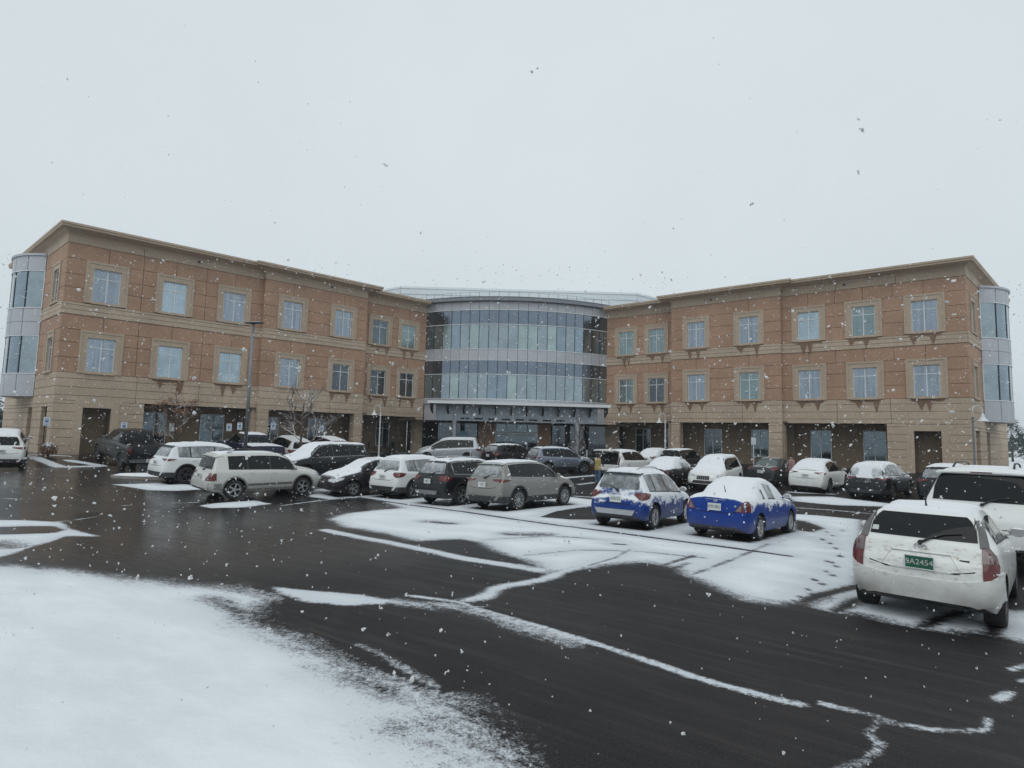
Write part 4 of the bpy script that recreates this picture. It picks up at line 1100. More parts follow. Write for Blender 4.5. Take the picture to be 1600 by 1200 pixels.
def carve(vs, fs, mi, T):
    me = bpy.data.meshes.new('tmp_body'); me.from_pydata(vs, [], fs)
    for m in (M['white'], M['blackplastic'], M['arch']): me.materials.append(m)
    me.polygons.foreach_set('material_index', mi); me.update()
    bm = bmesh.new(); bm.from_mesh(me); bmesh.ops.recalc_face_normals(bm, faces=bm.faces); bm.to_mesh(me); bm.free()
    ob = bpy.data.objects.new('tmp_body', me); col.objects.link(ob)
    ra = T['r'] + .055
    c = MB()
    for wx in T['wx']:
        for s in (-1, 1):
            y0, y1 = sorted((s * (T['W'] - .32), s * (T['W'] + .3)))
            n = 36; vv = []
            for y in (y0, y1):
                for k in range(n):
                    a = 2 * math.pi * k / n
                    vv.append((wx + ra * math.cos(a), y, T['r'] + .02 + ra * math.sin(a)))
            ff = [(k, (k + 1) % n, n + (k + 1) % n, n + k) for k in range(n)] + [tuple(range(n))[::-1], tuple(range(n, 2 * n))]
            c.add(vv, ff)
    cu = c.build('tmp_cut', M['arch'])
    bm = bmesh.new(); bm.from_mesh(cu.data); bmesh.ops.recalc_face_normals(bm, faces=bm.faces); bm.to_mesh(cu.data); bm.free()
    md = ob.modifiers.new('b', 'BOOLEAN'); md.operation = 'DIFFERENCE'; md.object = cu; md.solver = 'EXACT'
    dg = bpy.context.evaluated_depsgraph_get(); dg.update()
    me2 = bpy.data.meshes.new_from_object(ob.evaluated_get(dg))
    for o_ in (ob, cu):
        mm = o_.data; bpy.data.objects.remove(o_); bpy.data.meshes.remove(mm)
    for p_ in me2.polygons:
        cc = p_.center
        for wx in T['wx']:
            if math.hypot(cc.x - wx, cc.z - T['r'] - .02) < ra * 1.001 and abs(cc.y) < T['W'] + .01 and cc.z < T['r'] + .02 + ra and abs(cc.y) > T['W'] - .33:
                if math.hypot(cc.x - wx, cc.z - T['r'] - .02) < ra * .9999: p_.material_index = 2
    me2.polygons.foreach_set('use_smooth', [True] * len(me2.polygons))
    bm = bmesh.new(); bm.from_mesh(me2)
    for ed in bm.edges:
        if len(ed.link_faces) == 2:
            a, b = ed.link_faces
            if (a.material_index == 2) != (b.material_index == 2) or ed.calc_face_angle(0) > R(50): ed.smooth = False
    bm.to_mesh(me2); bm.free()
    return me2

_cache = {}
def get_type(k):
    if k not in _cache:
        T = TYPES[k]; vs, fs, mi = build_body(T)
        bvh = BVHTree.FromPolygons([Vector(v) for v in vs], [f for f in fs])
        _cache[k] = (T, carve(vs, fs, mi, T), bvh, vs)
    return _cache[k]

def clip_fill(poly, res):
    bm = bmesh.new()
    vv = [bm.verts.new((a, b, 0)) for a, b in poly]
    bm.faces.new(vv)
    P = np.array(poly)
    for ax in (0, 1):
        lo, hi = P[:, ax].min(), P[:, ax].max(); n = max(1, int((hi - lo) / res))
        for i in range(1, n):
            c = lo + (hi - lo) * i / n
            co = (c, 0, 0) if ax == 0 else (0, c, 0); no = (1, 0, 0) if ax == 0 else (0, 1, 0)
            bmesh.ops.bisect_plane(bm, geom=bm.verts[:] + bm.edges[:] + bm.faces[:], plane_co=co, plane_no=no)
    bmesh.ops.triangulate(bm, faces=bm.faces)
    return bm

def patch(mb, bvh, poly, mode, off=.006, res=.09, m=0, thick=.02):
    """a shell piece of outline `poly` laid over the body. mode 'L','R' side (x,z); 'B','F' back/front (y,z); 'T' top (x,y)"""
    bm = clip_fill(poly, res); bm.verts.index_update(); bm.edges.index_update()
    out, nor = [], []
    for v in bm.verts:
        a, b = v.co.x, v.co.y
        if mode == 'L': o, d = Vector((a, 2.5, b)), Vector((0, -1, 0))
        elif mode == 'R': o, d = Vector((a, -2.5, b)), Vector((0, 1, 0))
        elif mode == 'B': o, d = Vector((-2, a, b)), Vector((1, 0, 0))
        elif mode == 'F': o, d = Vector((9, a, b)), Vector((-1, 0, 0))
        else: o, d = Vector((a, b, 4)), Vector((0, 0, -1))
        h = bvh.ray_cast(o, d)
        if h[0] is None:
            h = bvh.find_nearest(o + d * (1.6 if mode in 'LR' else 2.2))
        n_ = h[1] if h[1].dot(d) < 0 else -h[1]
        out.append(h[0] + n_ * off); nor.append(n_)
    base = len(out)
    fs = [tuple(v.index for v in f.verts) for f in bm.faces]
    be = [e for e in bm.edges if len(e.link_faces) == 1]
    idx = {}
    for e in be:
        for v in e.verts:
            if v.index not in idx:
                idx[v.index] = len(out); out.append(out[v.index] - nor[v.index] * (off + thick))
    fs += [(e.verts[0].index, e.verts[1].index, idx[e.verts[1].index], idx[e.verts[0].index]) for e in be]
    mb.add(out, fs, m); bm.free()

def both(mb, bvh, poly, **kw):
    patch(mb, bvh, poly, 'L', **kw); patch(mb, bvh, poly, 'R', **kw)

def wheel_meshes(r, style, spokes, dark):
    w = .105
    t = MB()
    # tyre: closed lathe with rounded shoulders, axis = local z
    pr = [(r * .66, -w), (r * .80, -w * 1.12), (r * .93, -w * 1.08), (r * .985, -w * .8), (r, -w * .45), (r, w * .45), (r * .985, w * .8), (r * .93, w * 1.08), (r * .80, w * 1.12), (r * .66, w), (r * .62, 0)]
    t.lathe(pr, 32, 0, None, True)
    q = MB()
    ri = r * .67
    q.lathe([(ri, -w * .9), (ri, w * 1.02), (ri * .93, w * 1.02), (ri * .90, w * .6), (ri * .88, -w * .9)], 32, 0, None, True)
    q.lathe([(ri * .9, -.02), (ri * .9, -.01)], 24, 1)
    q.lathe([(ri * .42, -.012), (ri * .42, .0)], 20, 2)
    q.lathe([(ri * .24, -.01), (ri * .22, w * .72), (ri * .12, w * .8)], 16, 0)
    for k in range(spokes):
        a = 2 * math.pi * k / spokes
        wi, wo = (ri * .13, ri * .17) if spokes <= 6 else (ri * .07, ri * .085)
        if style == 'Y':
            for da in (-.16, .16):
                _sp(q, a, a + da, ri, w, wi * .6, wo * .6)
        else: _sp(q, a, a, ri, w, wi, wo)
    return t, q
def _sp(q, a0, a1, ri, w, wi, wo):
    def P(rad, a, off, h): return (rad * math.cos(a) - off * math.sin(a), rad * math.sin(a) + off * math.cos(a), h)
    vs = []
    for (rad, a, ww, h) in ((ri * .15, a0, wi, w * .78), (ri * .55, (a0 + a1) / 2, (wi + wo) / 2 * .9, w * .80), (ri * .95, a1, wo, w * .86)):
        vs += [P(rad, a, -ww, h - .025), P(rad, a, ww, h - .025), P(rad, a, ww * .75, h), P(rad, a, -ww * .75, h)]
    fs = [(0, 1, 2, 3), (11, 10, 9, 8)]
    for i in (0, 4):
        fs += [(i + j, i + (j + 1) % 4, i + 4 + (j + 1) % 4, i + 4 + j) for j in range(4)]
    q.add(vs, fs, 0)

_wc = {}
def add_wheels(car, T, style, spokes, rimmat, steer=0.0):
    key = (T['r'], style, spokes, rimmat)
    if key not in _wc:
        t, q = wheel_meshes(T['r'], style, spokes, False)
        to = t.build('wheel', M['tire'], None, True, R(50)); qo = q.build('rim', [M[rimmat], M['arch'], M['rim_dark']], None, False)
        _wc[key] = (to.data, qo.data)
        bpy.data.objects.remove(to); bpy.data.objects.remove(qo)
    tm, qm = _wc[key]
    for wx in T['wx']:
        for s in (1, -1):
            o = bpy.data.objects.new('wheel', tm); link(o, car)
            o.location = (wx, s * (T['W'] - .13), T['r'] - .01)
            o.rotation_euler = (R(-90) * s, 0, (steer if wx > 2 else 0))
            q = bpy.data.objects.new('rim', qm); link(q, o)

def paint_mat(name, colr, metal=0.0, A=1.0, B=.6, thr=1.15, scale=3.0, width=.15, dirt=0.0, rough=.32, side=None, coat=.3, spec=.30, film=.35):
    m, nt, out = new_mat(name)
    p = N(nt, 'ShaderNodeBsdfPrincipled')
    p.inputs['Metallic'].default_value = metal; p.inputs['Coat Weight'].default_value = coat; p.inputs['Specular IOR Level'].default_value = spec; p.inputs['Coat Roughness'].default_value = .08
    f = noise_n(nt, 7, 5, .7); f0 = noise_n(nt, 1.1, 4, .6)
    c = mixcol(nt, math_n(nt, 'MULTIPLY', ramp01(nt, f, .5, .75), .12), colr, tuple(x * .6 for x in colr))
    sp = N(nt, 'ShaderNodeSeparateXYZ'); t = N(nt, 'ShaderNodeTexCoord'); nt.links.new(t.outputs['Object'], sp.inputs[0])
    # road film, strongest low on the sides
    low = ramp01(nt, sp.outputs[2], .75, .2)
    c = mixcol(nt, math_n(nt, 'MULTIPLY', low, math_n(nt, 'MULTIPLY', ramp01(nt, f0, .2, .7), film + .4 * dirt)), c, (.16, .14, .12))
    if dirt:
        st = noise_n(nt, 9, 7, .75, 'Object', ((0, 0, 0), (1, 1, 2.2)))
        b1 = math_n(nt, 'MULTIPLY', ramp01(nt, sp.outputs[2], .40, .60), ramp01(nt, sp.outputs[2], .88, .72))
        b2 = math_n(nt, 'MULTIPLY', ramp01(nt, sp.outputs[2], .80, .86), ramp01(nt, sp.outputs[2], 1.02, .93))
        bb = math_n(nt, 'ADD', math_n(nt, 'MULTIPLY', b1, .7), b2)
        c = mixcol(nt, math_n(nt, 'MULTIPLY', bb, math_n(nt, 'MULTIPLY', ramp01(nt, st, .50, .66), .55 * dirt)), c, (.30, .235, .16))
    nt.links.new(c, p.inputs['Base Color'])
    nt.links.new(math_n(nt, 'ADD', math_n(nt, 'MULTIPLY', f0, .25), rough - .1), p.inputs['Roughness'])
    last = snow_mix(nt, p.outputs[0], A, B, thr, scale, width)
    if side:      # driven snow stuck to one height range of the sides: (z_low, z_high, amount)
        n2 = math_n(nt, 'SUBTRACT', math_n(nt, 'MULTIPLY', noise_n(nt, 2.4, 9, .72, 'Object', ((0, 0, .4), (1, 1, 1.25))), 2.3), .65)
        zz_ = ramp01(nt, sp.outputs[2], side[0], side[1])
        on = N(nt, 'ShaderNodeSeparateXYZ'); nt.links.new(t.outputs['Normal'], on.inputs[0])
        lat = math_n(nt, 'ADD', math_n(nt, 'MULTIPLY', ramp01(nt, math_n(nt, 'ABSOLUTE', on.outputs[1]), .25, .6), 1 - side[3]), side[3])
        v = math_n(nt, 'ADD', math_n(nt, 'MULTIPLY', math_n(nt, 'MULTIPLY', zz_, side[2]), lat), n2)
        mk = ramp01(nt, v, .76, 1.04)
        mx = N(nt, 'ShaderNodeMixShader'); nt.links.new(mk, mx.inputs[0]); nt.links.new(last, mx.inputs[1]); nt.links.new(snow_shader(nt), mx.inputs[2])
        last = mx.outputs[0]
    nt.links.new(last, out.inputs[0])
    return m

def snow_cap(car, T, bvh, zones, thick=.03, minnz=.6, seed=0, ragged=.0, cell=.06):
    """snow lying on top of the body: zones = [(x0, x1)] along the car"""
    L, W = T['L'], T['W']; rr = random.Random(seed)
    nx = int(L / cell); ny = int(2 * W / cell)
    keep = {}; hit = {}
    for i in range(nx + 1):
        x = L * i / nx
        if not any(a <= x + .35 * ragged * (mnoise.noise(Vector((x * 3, seed, 0)))) <= b for a, b in zones): continue
        for j in range(ny + 1):
            y = -W + 2 * W * j / ny
            h = bvh.ray_cast(Vector((x, y, 4)), Vector((0, 0, -1)))
            if h[0] is None: continue
            n_ = h[1] if h[1].z > 0 else -h[1]
            lim = minnz + ragged * .5 * mnoise.noise(Vector((x * 2.5, y * 2.5, seed)))
            if n_.z > lim and h[0].z > T['z0'] + .45: keep[i, j] = 1; hit[i, j] = (h[0], n_)
    faces_k = [(i, j) for i in range(nx) for j in range(ny) if all((a, b) in keep for a, b in ((i, j), (i + 1, j), (i, j + 1), (i + 1, j + 1)))]
    if not faces_k: return None
    used = set(); cnt = {}
    for i, j in faces_k:
        for q in ((i, j), (i + 1, j), (i, j + 1), (i + 1, j + 1)): cnt[q] = cnt.get(q, 0) + 1
    dist = {q: (0 if c < 4 else 99) for q, c in cnt.items()}
    for it in range(4):
        for q in dist:
            nb = [dist.get((q[0] + a, q[1] + b), 0) for a, b in ((1, 0), (-1, 0), (0, 1), (0, -1))]
            dist[q] = min(dist[q], min(nb) + 1)
    ids = {}; vs = []
    for q, d in dist.items():
        p_, n_ = hit[q]
        k = (0, .75, 1, 1, 1, 1)[min(d, 5)]
        t = -.006 if d == 0 else thick * k * (.8 + .5 * mnoise.noise(Vector((p_.x * 4, p_.y * 4, seed + 5.5))))
        ids[q] = len(vs); vs.append(p_ + (n_ * .5 + Vector((0, 0, .5))) * t)
    fs = [(ids[i, j], ids[i + 1, j], ids[i + 1, j + 1], ids[i, j + 1]) for i, j in faces_k]
    return make_obj('snow_cover', vs, fs, M['snow'], None, car, True)

def text_mesh(txt, size, mat, name, parent, M4, ext=.002):
    cu = bpy.data.curves.new(name, 'FONT'); cu.body = txt; cu.size = size; cu.align_x = 'CENTER'; cu.align_y = 'CENTER'; cu.extrude = ext
    o = bpy.data.objects.new(name, cu); col.objects.link(o)
    dg = bpy.context.evaluated_depsgraph_get(); me = bpy.data.meshes.new_from_object(o.evaluated_get(dg))
    bpy.data.objects.remove(o); bpy.data.curves.remove(cu)
    me.transform(M4); me.materials.clear(); me.materials.append(mat)
    ob = bpy.data.objects.new(name, me); return link(ob, parent)

def x_at(T, z):
    for x in np.linspace(0, 1.5, 151):
        if pchip(T['top'], x) > z + .05: return float(x) + .04
    return .3
def ridge(mb, bvh, pts, r_, n=6, m=0):
    P = []
    for (a, b), (c, d) in zip(pts, pts[1:]):
        for t in (0, .25, .5, .75): P.append((a + (c - a) * t, b + (d - b) * t))
    P.append(pts[-1]); mb.tube([(hitx(bvh, y, z) - r_ * .3, y, z) for y, z in P], r_, n, m)
def hitx(bvh, y, z, back=True):
    h = bvh.ray_cast(Vector((-2 if back else 9, y, z)), Vector((1 if back else -1, 0, 0)))
    return h[0].x if h[0] is not None else 0

def car(kind, name, loc, head, label, cat, paint, *, group='cars standing in the snowy parking lot', glass='cglass', zones=None, thick=.03, minnz=.6, ragged=.15,
        wheels=('S', 5, 'rim'), lights='std', plate='white', plate_txt=None, rails=False, spoiler=None, wiper=False, chrome=False, rearglass_snow=None,
        mirrors='body', side_glass=True, handle=True, tailz=None, skid=None, antenna=False, seed=0, two_tone=None, third=False, sink=.0, open_gate=False, rear_glass_mat=None, front_snow=False):
    T, me, bvh, vs = get_type(kind)
    L, W = T['L'], T['W']
    root = empty(name, (loc[0], loc[1], gz(loc[0] + math.cos(head) * L / 2, loc[1] + math.sin(head) * L / 2) + .012 - sink), head)
    # follow the fall of the lot
    c_, s_ = math.cos(head), math.sin(head)
    zr, zf = gz(loc[0] + c_ * T['wx'][0], loc[1] + s_ * T['wx'][0]), gz(loc[0] + c_ * T['wx'][1], loc[1] + s_ * T['wx'][1])
    pit = math.atan2(zf - zr, T['wx'][1] - T['wx'][0])
    hw = W * .85; mx_, my_ = loc[0] + c_ * L / 2, loc[1] + s_ * L / 2
    zl, zr2 = gz(mx_ - s_ * hw, my_ + c_ * hw), gz(mx_ + s_ * hw, my_ - c_ * hw)
    rl_ = math.atan2(zl - zr2, 2 * hw)
    root.matrix_world = Matrix.Translation((loc[0], loc[1], zr - math.tan(pit) * T['wx'][0] + .012)) @ Matrix.Rotation(head, 4, 'Z') @ Matrix.Rotation(-pit, 4, 'Y') @ Matrix.Rotation(rl_, 4, 'X')
    tag(root, label, cat, group)
    b = me.copy(); b.materials[0] = paint
    body = bpy.data.objects.new('body', b); link(body, root)
    G = M[glass]
    # side windows
    for (a, c) in T['side']:
        xs = np.linspace(a, c, 12)
        bot = [(x, float(pchip(T['belt'], x)) + .045) for x in xs]
        topz = [(x, float(pchip(T['top'], x)) - .115) for x in xs]
        pairs = [(p0, p1) for p0, p1 in zip(bot, topz) if p1[1] - p0[1] > .04]
        if len(pairs) < 3: continue
        low = [p0 for p0, p1 in pairs]; up = [p1 for p0, p1 in pairs]
        poly = low + up[::-1]
        for sd in 'LR':
            g = MB(); patch(g, bvh, poly, sd, .006, .08, 0, .02); g.build('side_window', G, root, True, R(30))
    for (a0_, c0_), (a1_, c1_) in zip(T['side'], T['side'][1:]):
        xs = (c0_ - .01, a1_ + .01)
        poly = [(x, float(pchip(T['belt'], x)) + .045) for x in xs] + [(x, float(pchip(T['top'], x)) - .115) for x in xs[::-1]]
        for sd in 'LR':
            g = MB(); patch(g, bvh, poly, sd, .0025, .12, 0, .01); g.build('door_pillar', M['blackplastic'], root, True, R(30))
    a_, c_2 = T['side'][0][0], T['side'][-1][1]
    xs = np.linspace(a_, c_2, 16)
    poly = [(x, float(pchip(T['belt'], x)) + .018) for x in xs] + [(x, float(pchip(T['belt'], x)) + .046) for x in xs[::-1]]
    for sd in 'LR':
        g = MB(); patch(g, bvh, poly, sd, .004, .3, 0, .01); g.build('belt_trim', M['blackplastic'], root, True, R(30))
    if chrome:
        a, c = T['side'][0][0] - .02, T['side'][-1][1] + .02
        xs = np.linspace(a, c, 26)
        up = [(x, float(pchip(T['top'], x)) - .10) for x in xs]; lo = [(x, float(pchip(T['belt'], x)) + .035) for x in xs]
        ok = [i for i in range(26) if up[i][1] - lo[i][1] > .03]
        g = MB()
        for pth in ([up[i] for i in ok], [lo[i] for i in ok], [lo[ok[0]], up[ok[0]]]):
            for sd, sy in (('L', 1), ('R', -1)):
                line_ = []
                for (x, z) in pth:
                    h = bvh.ray_cast(Vector((x, 2.5 * sy, z)), Vector((0, -sy, 0)))
                    if h[0] is not None: line_.append(h[0] + Vector((0, sy * .006, 0)))
                if len(line_) > 1: g.tube(line_, .012, 5)
        g.build('window_trim', M['chrome'], root, True)
    # rear and front glass
    def gl(z0, z1, w0, w1, mode, name_, mat_):
        g = MB(); k = .05
        poly = [(-w0, z0), (w0, z0), (w0 * .6 + w1 * .4 + .01, z0 * .5 + z1 * .5), (w1, z1 - k), (w1 - k, z1), (-w1 + k, z1), (-w1, z1 - k), (-(w0 * .6 + w1 * .4) - .01, z0 * .5 + z1 * .5)]
        patch(g, bvh, poly, mode, .009, .05); return g.build(name_, mat_, root, True, R(30))
    if not open_gate: rg = gl(*T['rear'], 'B', 'rear_window', rear_glass_mat or G)
    gl(*T['front'], 'F', 'windshield', M['cglass_clear'] if glass != 'cglass_snowy' else G)
    if front_snow: pass
    # tail lights
    zt_, bt = T['rear'][0], float(pchip(T['belt'], .3))
    wr = W * .92
    for sd, sy in (('L', 1), ('R', -1)):
        g = MB()
        if lights == 'std':      # wraps from the hatch on to the side
            z0, z1 = zt_ - .30, zt_ - .08
            patch(g, bvh, [(sy * .52, z1 - .08), (sy * .52, z1 - .01), (sy * (wr - .03), z1 + .01), (sy * (wr - .03), z0 + .02), (sy * .66, z0 + .04)][::sy], 'B', .014, .04)
            patch(g, bvh, [(x_at(T, z0), z0 + .03), (x_at(T, z1), z1 + .01), (.50, z1 - .03), (.36, z0 + .08)], sd, .013, .04)
        elif lights == 'slim':
            z0, z1 = zt_ - .19, zt_ - .09
            patch(g, bvh, [(sy * .40, z1 - .03), (sy * .40, z1), (sy * (wr - .07), z1 + .01), (sy * (wr - .07), z0)][::sy], 'B', .010, .08)
            patch(g, bvh, [(x_at(T, z0), z0), (x_at(T, z1), z1 + .01), (.54, z1 - .02), (.38, z0 + .03)], sd, .010, .05)
        elif lights == 'block':
            z0, z1 = zt_ - .40, zt_ - .13
            patch(g, bvh, [(sy * .60, z0), (sy * .60, z1), (sy * (wr - .05), z1), (sy * (wr - .05), z0)][::sy], 'B', .012, .08)
            patch(g, bvh, [(x_at(T, z0), z0), (x_at(T, z1), z1), (.30, z1), (.30, z0)], sd, .012, .05)
        elif lights == 'hatch':
            patch(g, bvh, [(sy * .645, 1.00), (sy * .72, 1.00), (sy * .775, .92), (sy * .80, .80), (sy * .795, .70), (sy * .74, .64), (sy * .655, .62)][::sy], 'B', .018, .035)
        elif lights == 'sedan':
            patch(g, bvh, [(sy * .50, .72), (sy * .60, .86), (sy * .70, .97), (sy * .76, .97), (sy * .76, .70)][::sy], 'B', .012, .07)
            patch(g, bvh, [(.09, .70), (.14, .93), (.24, .96), (.30, .90), (.26, .74)], sd, .012, .05)
        elif lights == 'big':
            patch(g, bvh, [(sy * .86, 1.06), (sy * .86, 1.22), (sy * .93, 1.22), (sy * .945, 1.06)][::sy], 'B', .010, .05)
        elif lights == 'tall':
            z0, z1 = zt_ - .42, zt_ + .28
            patch(g, bvh, [(sy * .66, z0), (sy * .68, z0 + .2), (sy * .63, z1), (sy * .70, z1), (sy * (wr - .06), z0 + .1), (sy * (wr - .06), z0)][::sy], 'B', .012, .07)
        elif lights == 'pickup':
            patch(g, bvh, [(sy * .84, .92), (sy * .84, 1.26), (sy * .955, 1.26), (sy * .955, .92)][::sy], 'B', .012, .09)
            patch(g, bvh, [(.03, .92), (.04, 1.26), (.14, 1.26), (.14, .92)], sd, .012, .09)
        tl = g.build('tail_light', M['taillight'], root, True, R(30))
        if lights in ('hatch', 'sedan'):
            g = MB()
            if lights == 'hatch':
                patch(g, bvh, [(sy * .65, .995), (sy * .715, .995), (sy * .765, .92), (sy * .788, .84), (sy * .655, .82)][::sy], 'B', .021, .035)
            if lights == 'none':
                g.lathe([(.068, -.03), (.068, .012), (.05, .02)], 20, 0, lambda q, sy=sy: (hitx(bvh, sy * .705, .88) - .02 - q[2] + abs(q[0] * .8 + .0) * (.35 if q[0] * sy > 0 else -.1), q[0] * .75 + sy * .71, q[1] + .885))
            if lights == 'sedan': patch(g, bvh, [(sy * .52, .725), (sy * .62, .86), (sy * .655, .86), (sy * .655, .725)][::sy], 'B', .016, .06)
            g.build('lens', M['tailclear'], tl, True, R(30))
    # head lights and grille
    zf_ = float(pchip(T['top'], L - .10))
    for sy in (1, -1):
        g = MB()
        zz_ = min(zf_ + .04, .95)
        patch(g, bvh, [(sy * W * .38, zz_ - .13), (sy * W * .38, zz_ - .05), (sy * W * .80, zz_ + .0), (sy * W * .82, zz_ - .14)][::sy], 'F', .010, .07)
        patch(g, bvh, [(L - .16, zz_ - .14), (L - .14, zz_ - .02), (L - .55, zz_ + .06), (L - .50, zz_ - .02)], 'L' if sy > 0 else 'R', .010, .07)
        g.build('headlight', M['headlight'], root, True, R(30))
    g = MB(); patch(g, bvh, [(-W * .34, zf_ - .22), (W * .34, zf_ - .22), (W * .34, zf_ - .04), (-W * .34, zf_ - .04)], 'F', .012, .08)
    for k in range(1, 6):
        y = -W * .34 + W * .68 * k / 6
        x = hitx(bvh, y, zf_ - .13, False)
        g.box((x, y - .012, zf_ - .20), (x + .03, y + .012, zf_ - .06), 1)
    g.build('grille', [M['blackplastic'], M['chrome']], root)
    g = MB(); patch(g, bvh, [(-W * .55, T['z0'] + .14), (W * .55, T['z0'] + .14), (W * .62, T['z0'] + .28), (-W * .62, T['z0'] + .28)], 'F', .01, .09)
    g.build('air_intake', M['blackplastic'], root)
    # bumper lower valance at the rear
    g = MB()
    if kind != 'pickup':
        z0 = T['z0']
        zc = z0 + (.26 if T.get('clad') else .15)
        if skid: zc = z0 + .16
        patch(g, bvh, [(-W * .72, z0 + .10), (W * .72, z0 + .10), (W * .74, zc), (-W * .74, zc)], 'B', .010, .09)
        if T.get('clad'):
            for sd in 'LR': patch(g, bvh, [(.04, z0 + .12), (T['wx'][0] - T['r'] - .06, z0 + .10), (T['wx'][0] - T['r'] - .04, zc - .02), (.04, zc)], sd, .010, .09)
    else:
        g.box((-.12, -W * .9, .48), (.05, W * .9, .66))
    g.build('rear_valance', M['chrome'] if kind == 'pickup' else M['blackplastic'], root)
    if skid:
        g = MB(); z0 = T['z0'] + .14
        x0 = hitx(bvh, 0, z0 + .1)
        vs_ = [(x0 - .05, -.52, z0 + .02), (x0 - .05, .52, z0 + .02), (x0 - .06, .60, z0 + .16), (x0 - .06, -.60, z0 + .16), (x0 + .15, -.52, z0 + .0), (x0 + .15, .52, z0 + .0), (x0 + .15, .60, z0 + .17), (x0 + .15, -.60, z0 + .17)]
        g.add(vs_, [(0, 1, 2, 3), (4, 7, 6, 5), (0, 4, 5, 1), (3, 2, 6, 7), (0, 3, 7, 4), (1, 5, 6, 2)])
        g.build('skid_plate', M['rim'], root)
    # arch cladding
    if T.get('clad') or two_tone:
        for wx in T['wx']:
            for sd, sy in (('L', 1), ('R', -1)):
                g = MB(); ra = T['r'] + .055; poly = []
                angs = np.linspace(R(-8), R(188), 22)
                poly = [(wx + ra * math.cos(a), T['r'] + .02 + ra * math.sin(a)) for a in angs] + [(wx + (ra + .06) * math.cos(a), T['r'] + .02 + (ra + .055) * math.sin(a)) for a in angs[::-1]]
                patch(g, bvh, poly, sd, .010, .3, 0, .03)
                g.build('arch_trim', two_tone or M['blackplastic'], root, True, R(30))
    if two_tone:
        for sd in 'LR':
            z0 = T['z0']; a, c = T['wx'][0] + T['r'] + .12, T['wx'][1] - T['r'] - .12
            g = MB(); patch(g, bvh, [(a, z0 + .06), (c, z0 + .06), (c, z0 + .30), (a, z0 + .30)], sd, .012, .2); g.build('side_cladding', two_tone, root, True, R(30))
            g = MB(); patch(g, bvh, [(.05, z0 + .16), (T['wx'][0] - T['r'] - .12, z0 + .10), (T['wx'][0] - T['r'] - .12, z0 + .34), (.05, z0 + .34)], sd, .012, .2); g.build('side_cladding', two_tone, root, True, R(30))
    # seams
    g = MB()
    sx_ = [T['side'][-1][1] + .02, T['side'][-1][0] - .03] + ([T['side'][-2][0] + .02] if len(T['side']) > 1 else [])
    for x in sx_:
        x = min(x, L - .9)
        zb_ = float(pchip(T['belt'], x)); z0 = T['z0'] + .13
        dx = .0
        if abs(x - T['wx'][0]) < T['r'] + .1: z0 = T['r'] * 2 + .14
        both(g, bvh, [(x - .006, z0), (x + .006, z0), (x + .006, zb_ + .0), (x - .006, zb_ + .0)], off=.0035, res=.25, thick=.004)
    # hatch seam
    if kind not in ('pickup',):
        zq = .66 if kind in ('hatch', 'sedan', 'compact') else .74
        patch(g, bvh, [(-W * .68, zq + .05), (-W * .45, zq), (W * .45, zq), (W * .68, zq + .05), (W * .68, zq + .064), (W * .45, zq + .014), (-W * .45, zq + .014), (-W * .68, zq + .064)], 'B', .0035, .2, 0, .004)
    g.build('panel_seam', M['arch'], root)
    # handles
    if handle:
        for i, (a, c) in enumerate(T['side'][-2:]):
            for sd, sy in (('L', 1), ('R', -1)):
                g = MB(); x = a + .12; z = float(pchip(T['belt'], x)) - .09
                h = bvh.ray_cast(Vector((x, 2.5 * sy, z)), Vector((0, -sy, 0)))
                if h[0] is None: continue
                y = h[0].y
                g.tube([(x - .09, y - sy * .01, z), (x - .07, y + sy * .03, z), (x + .07, y + sy * .03, z), (x + .09, y - sy * .01, z)], .013, 6)
                g.build('door_handle', paint if not chrome else M['chrome'], root, True)
    # mirrors
    xm = T['side'][-1][1] - .22; zm = float(pchip(T['belt'], xm)) + .10
    for sd, sy in (('L', 1), ('R', -1)):
        g = MB()
        h = bvh.ray_cast(Vector((xm, 2.5 * sy, zm - .03)), Vector((0, -sy, 0)))
        y = (h[0].y if h[0] is not None else sy * W * .85)
        vs_, fs_ = [], []
        nseg = 10
        prof = [(.0, .035), (.02, .062), (.06, .075), (.10, .065), (.13, .03)]
        for k_, (dx, rr_) in enumerate(prof):
            for j in range(nseg):
                a = 2 * math.pi * j / nseg
                vs_.append((xm + dx, y + sy * .15 + rr_ * 1.55 * math.cos(a), zm + .02 + rr_ * 1.0 * math.sin(a)))
        fs_ = [(k_ * nseg + j, k_ * nseg + (j + 1) % nseg, (k_ + 1) * nseg + (j + 1) % nseg, (k_ + 1) * nseg + j) for k_ in range(4) for j in range(nseg)]
        fs_ += [tuple(range(nseg))[::-1], tuple(4 * nseg + j for j in range(nseg))]
        g.add(vs_, fs_)
        g.tube([(xm + .06, y - sy * .02, zm - .04), (xm + .06, y + sy * .09, zm - .01)], .022, 6)
        mo = g.build('mirror', paint if mirrors == 'body' else M['blackplastic'], root, True, R(45))
        q = MB()
        q.box((xm - .004, y + sy * .15 - .08, zm - .03), (xm - .001, y + sy * .15 + .08, zm + .07)); q.build('mirror_glass', M['rim'], mo)
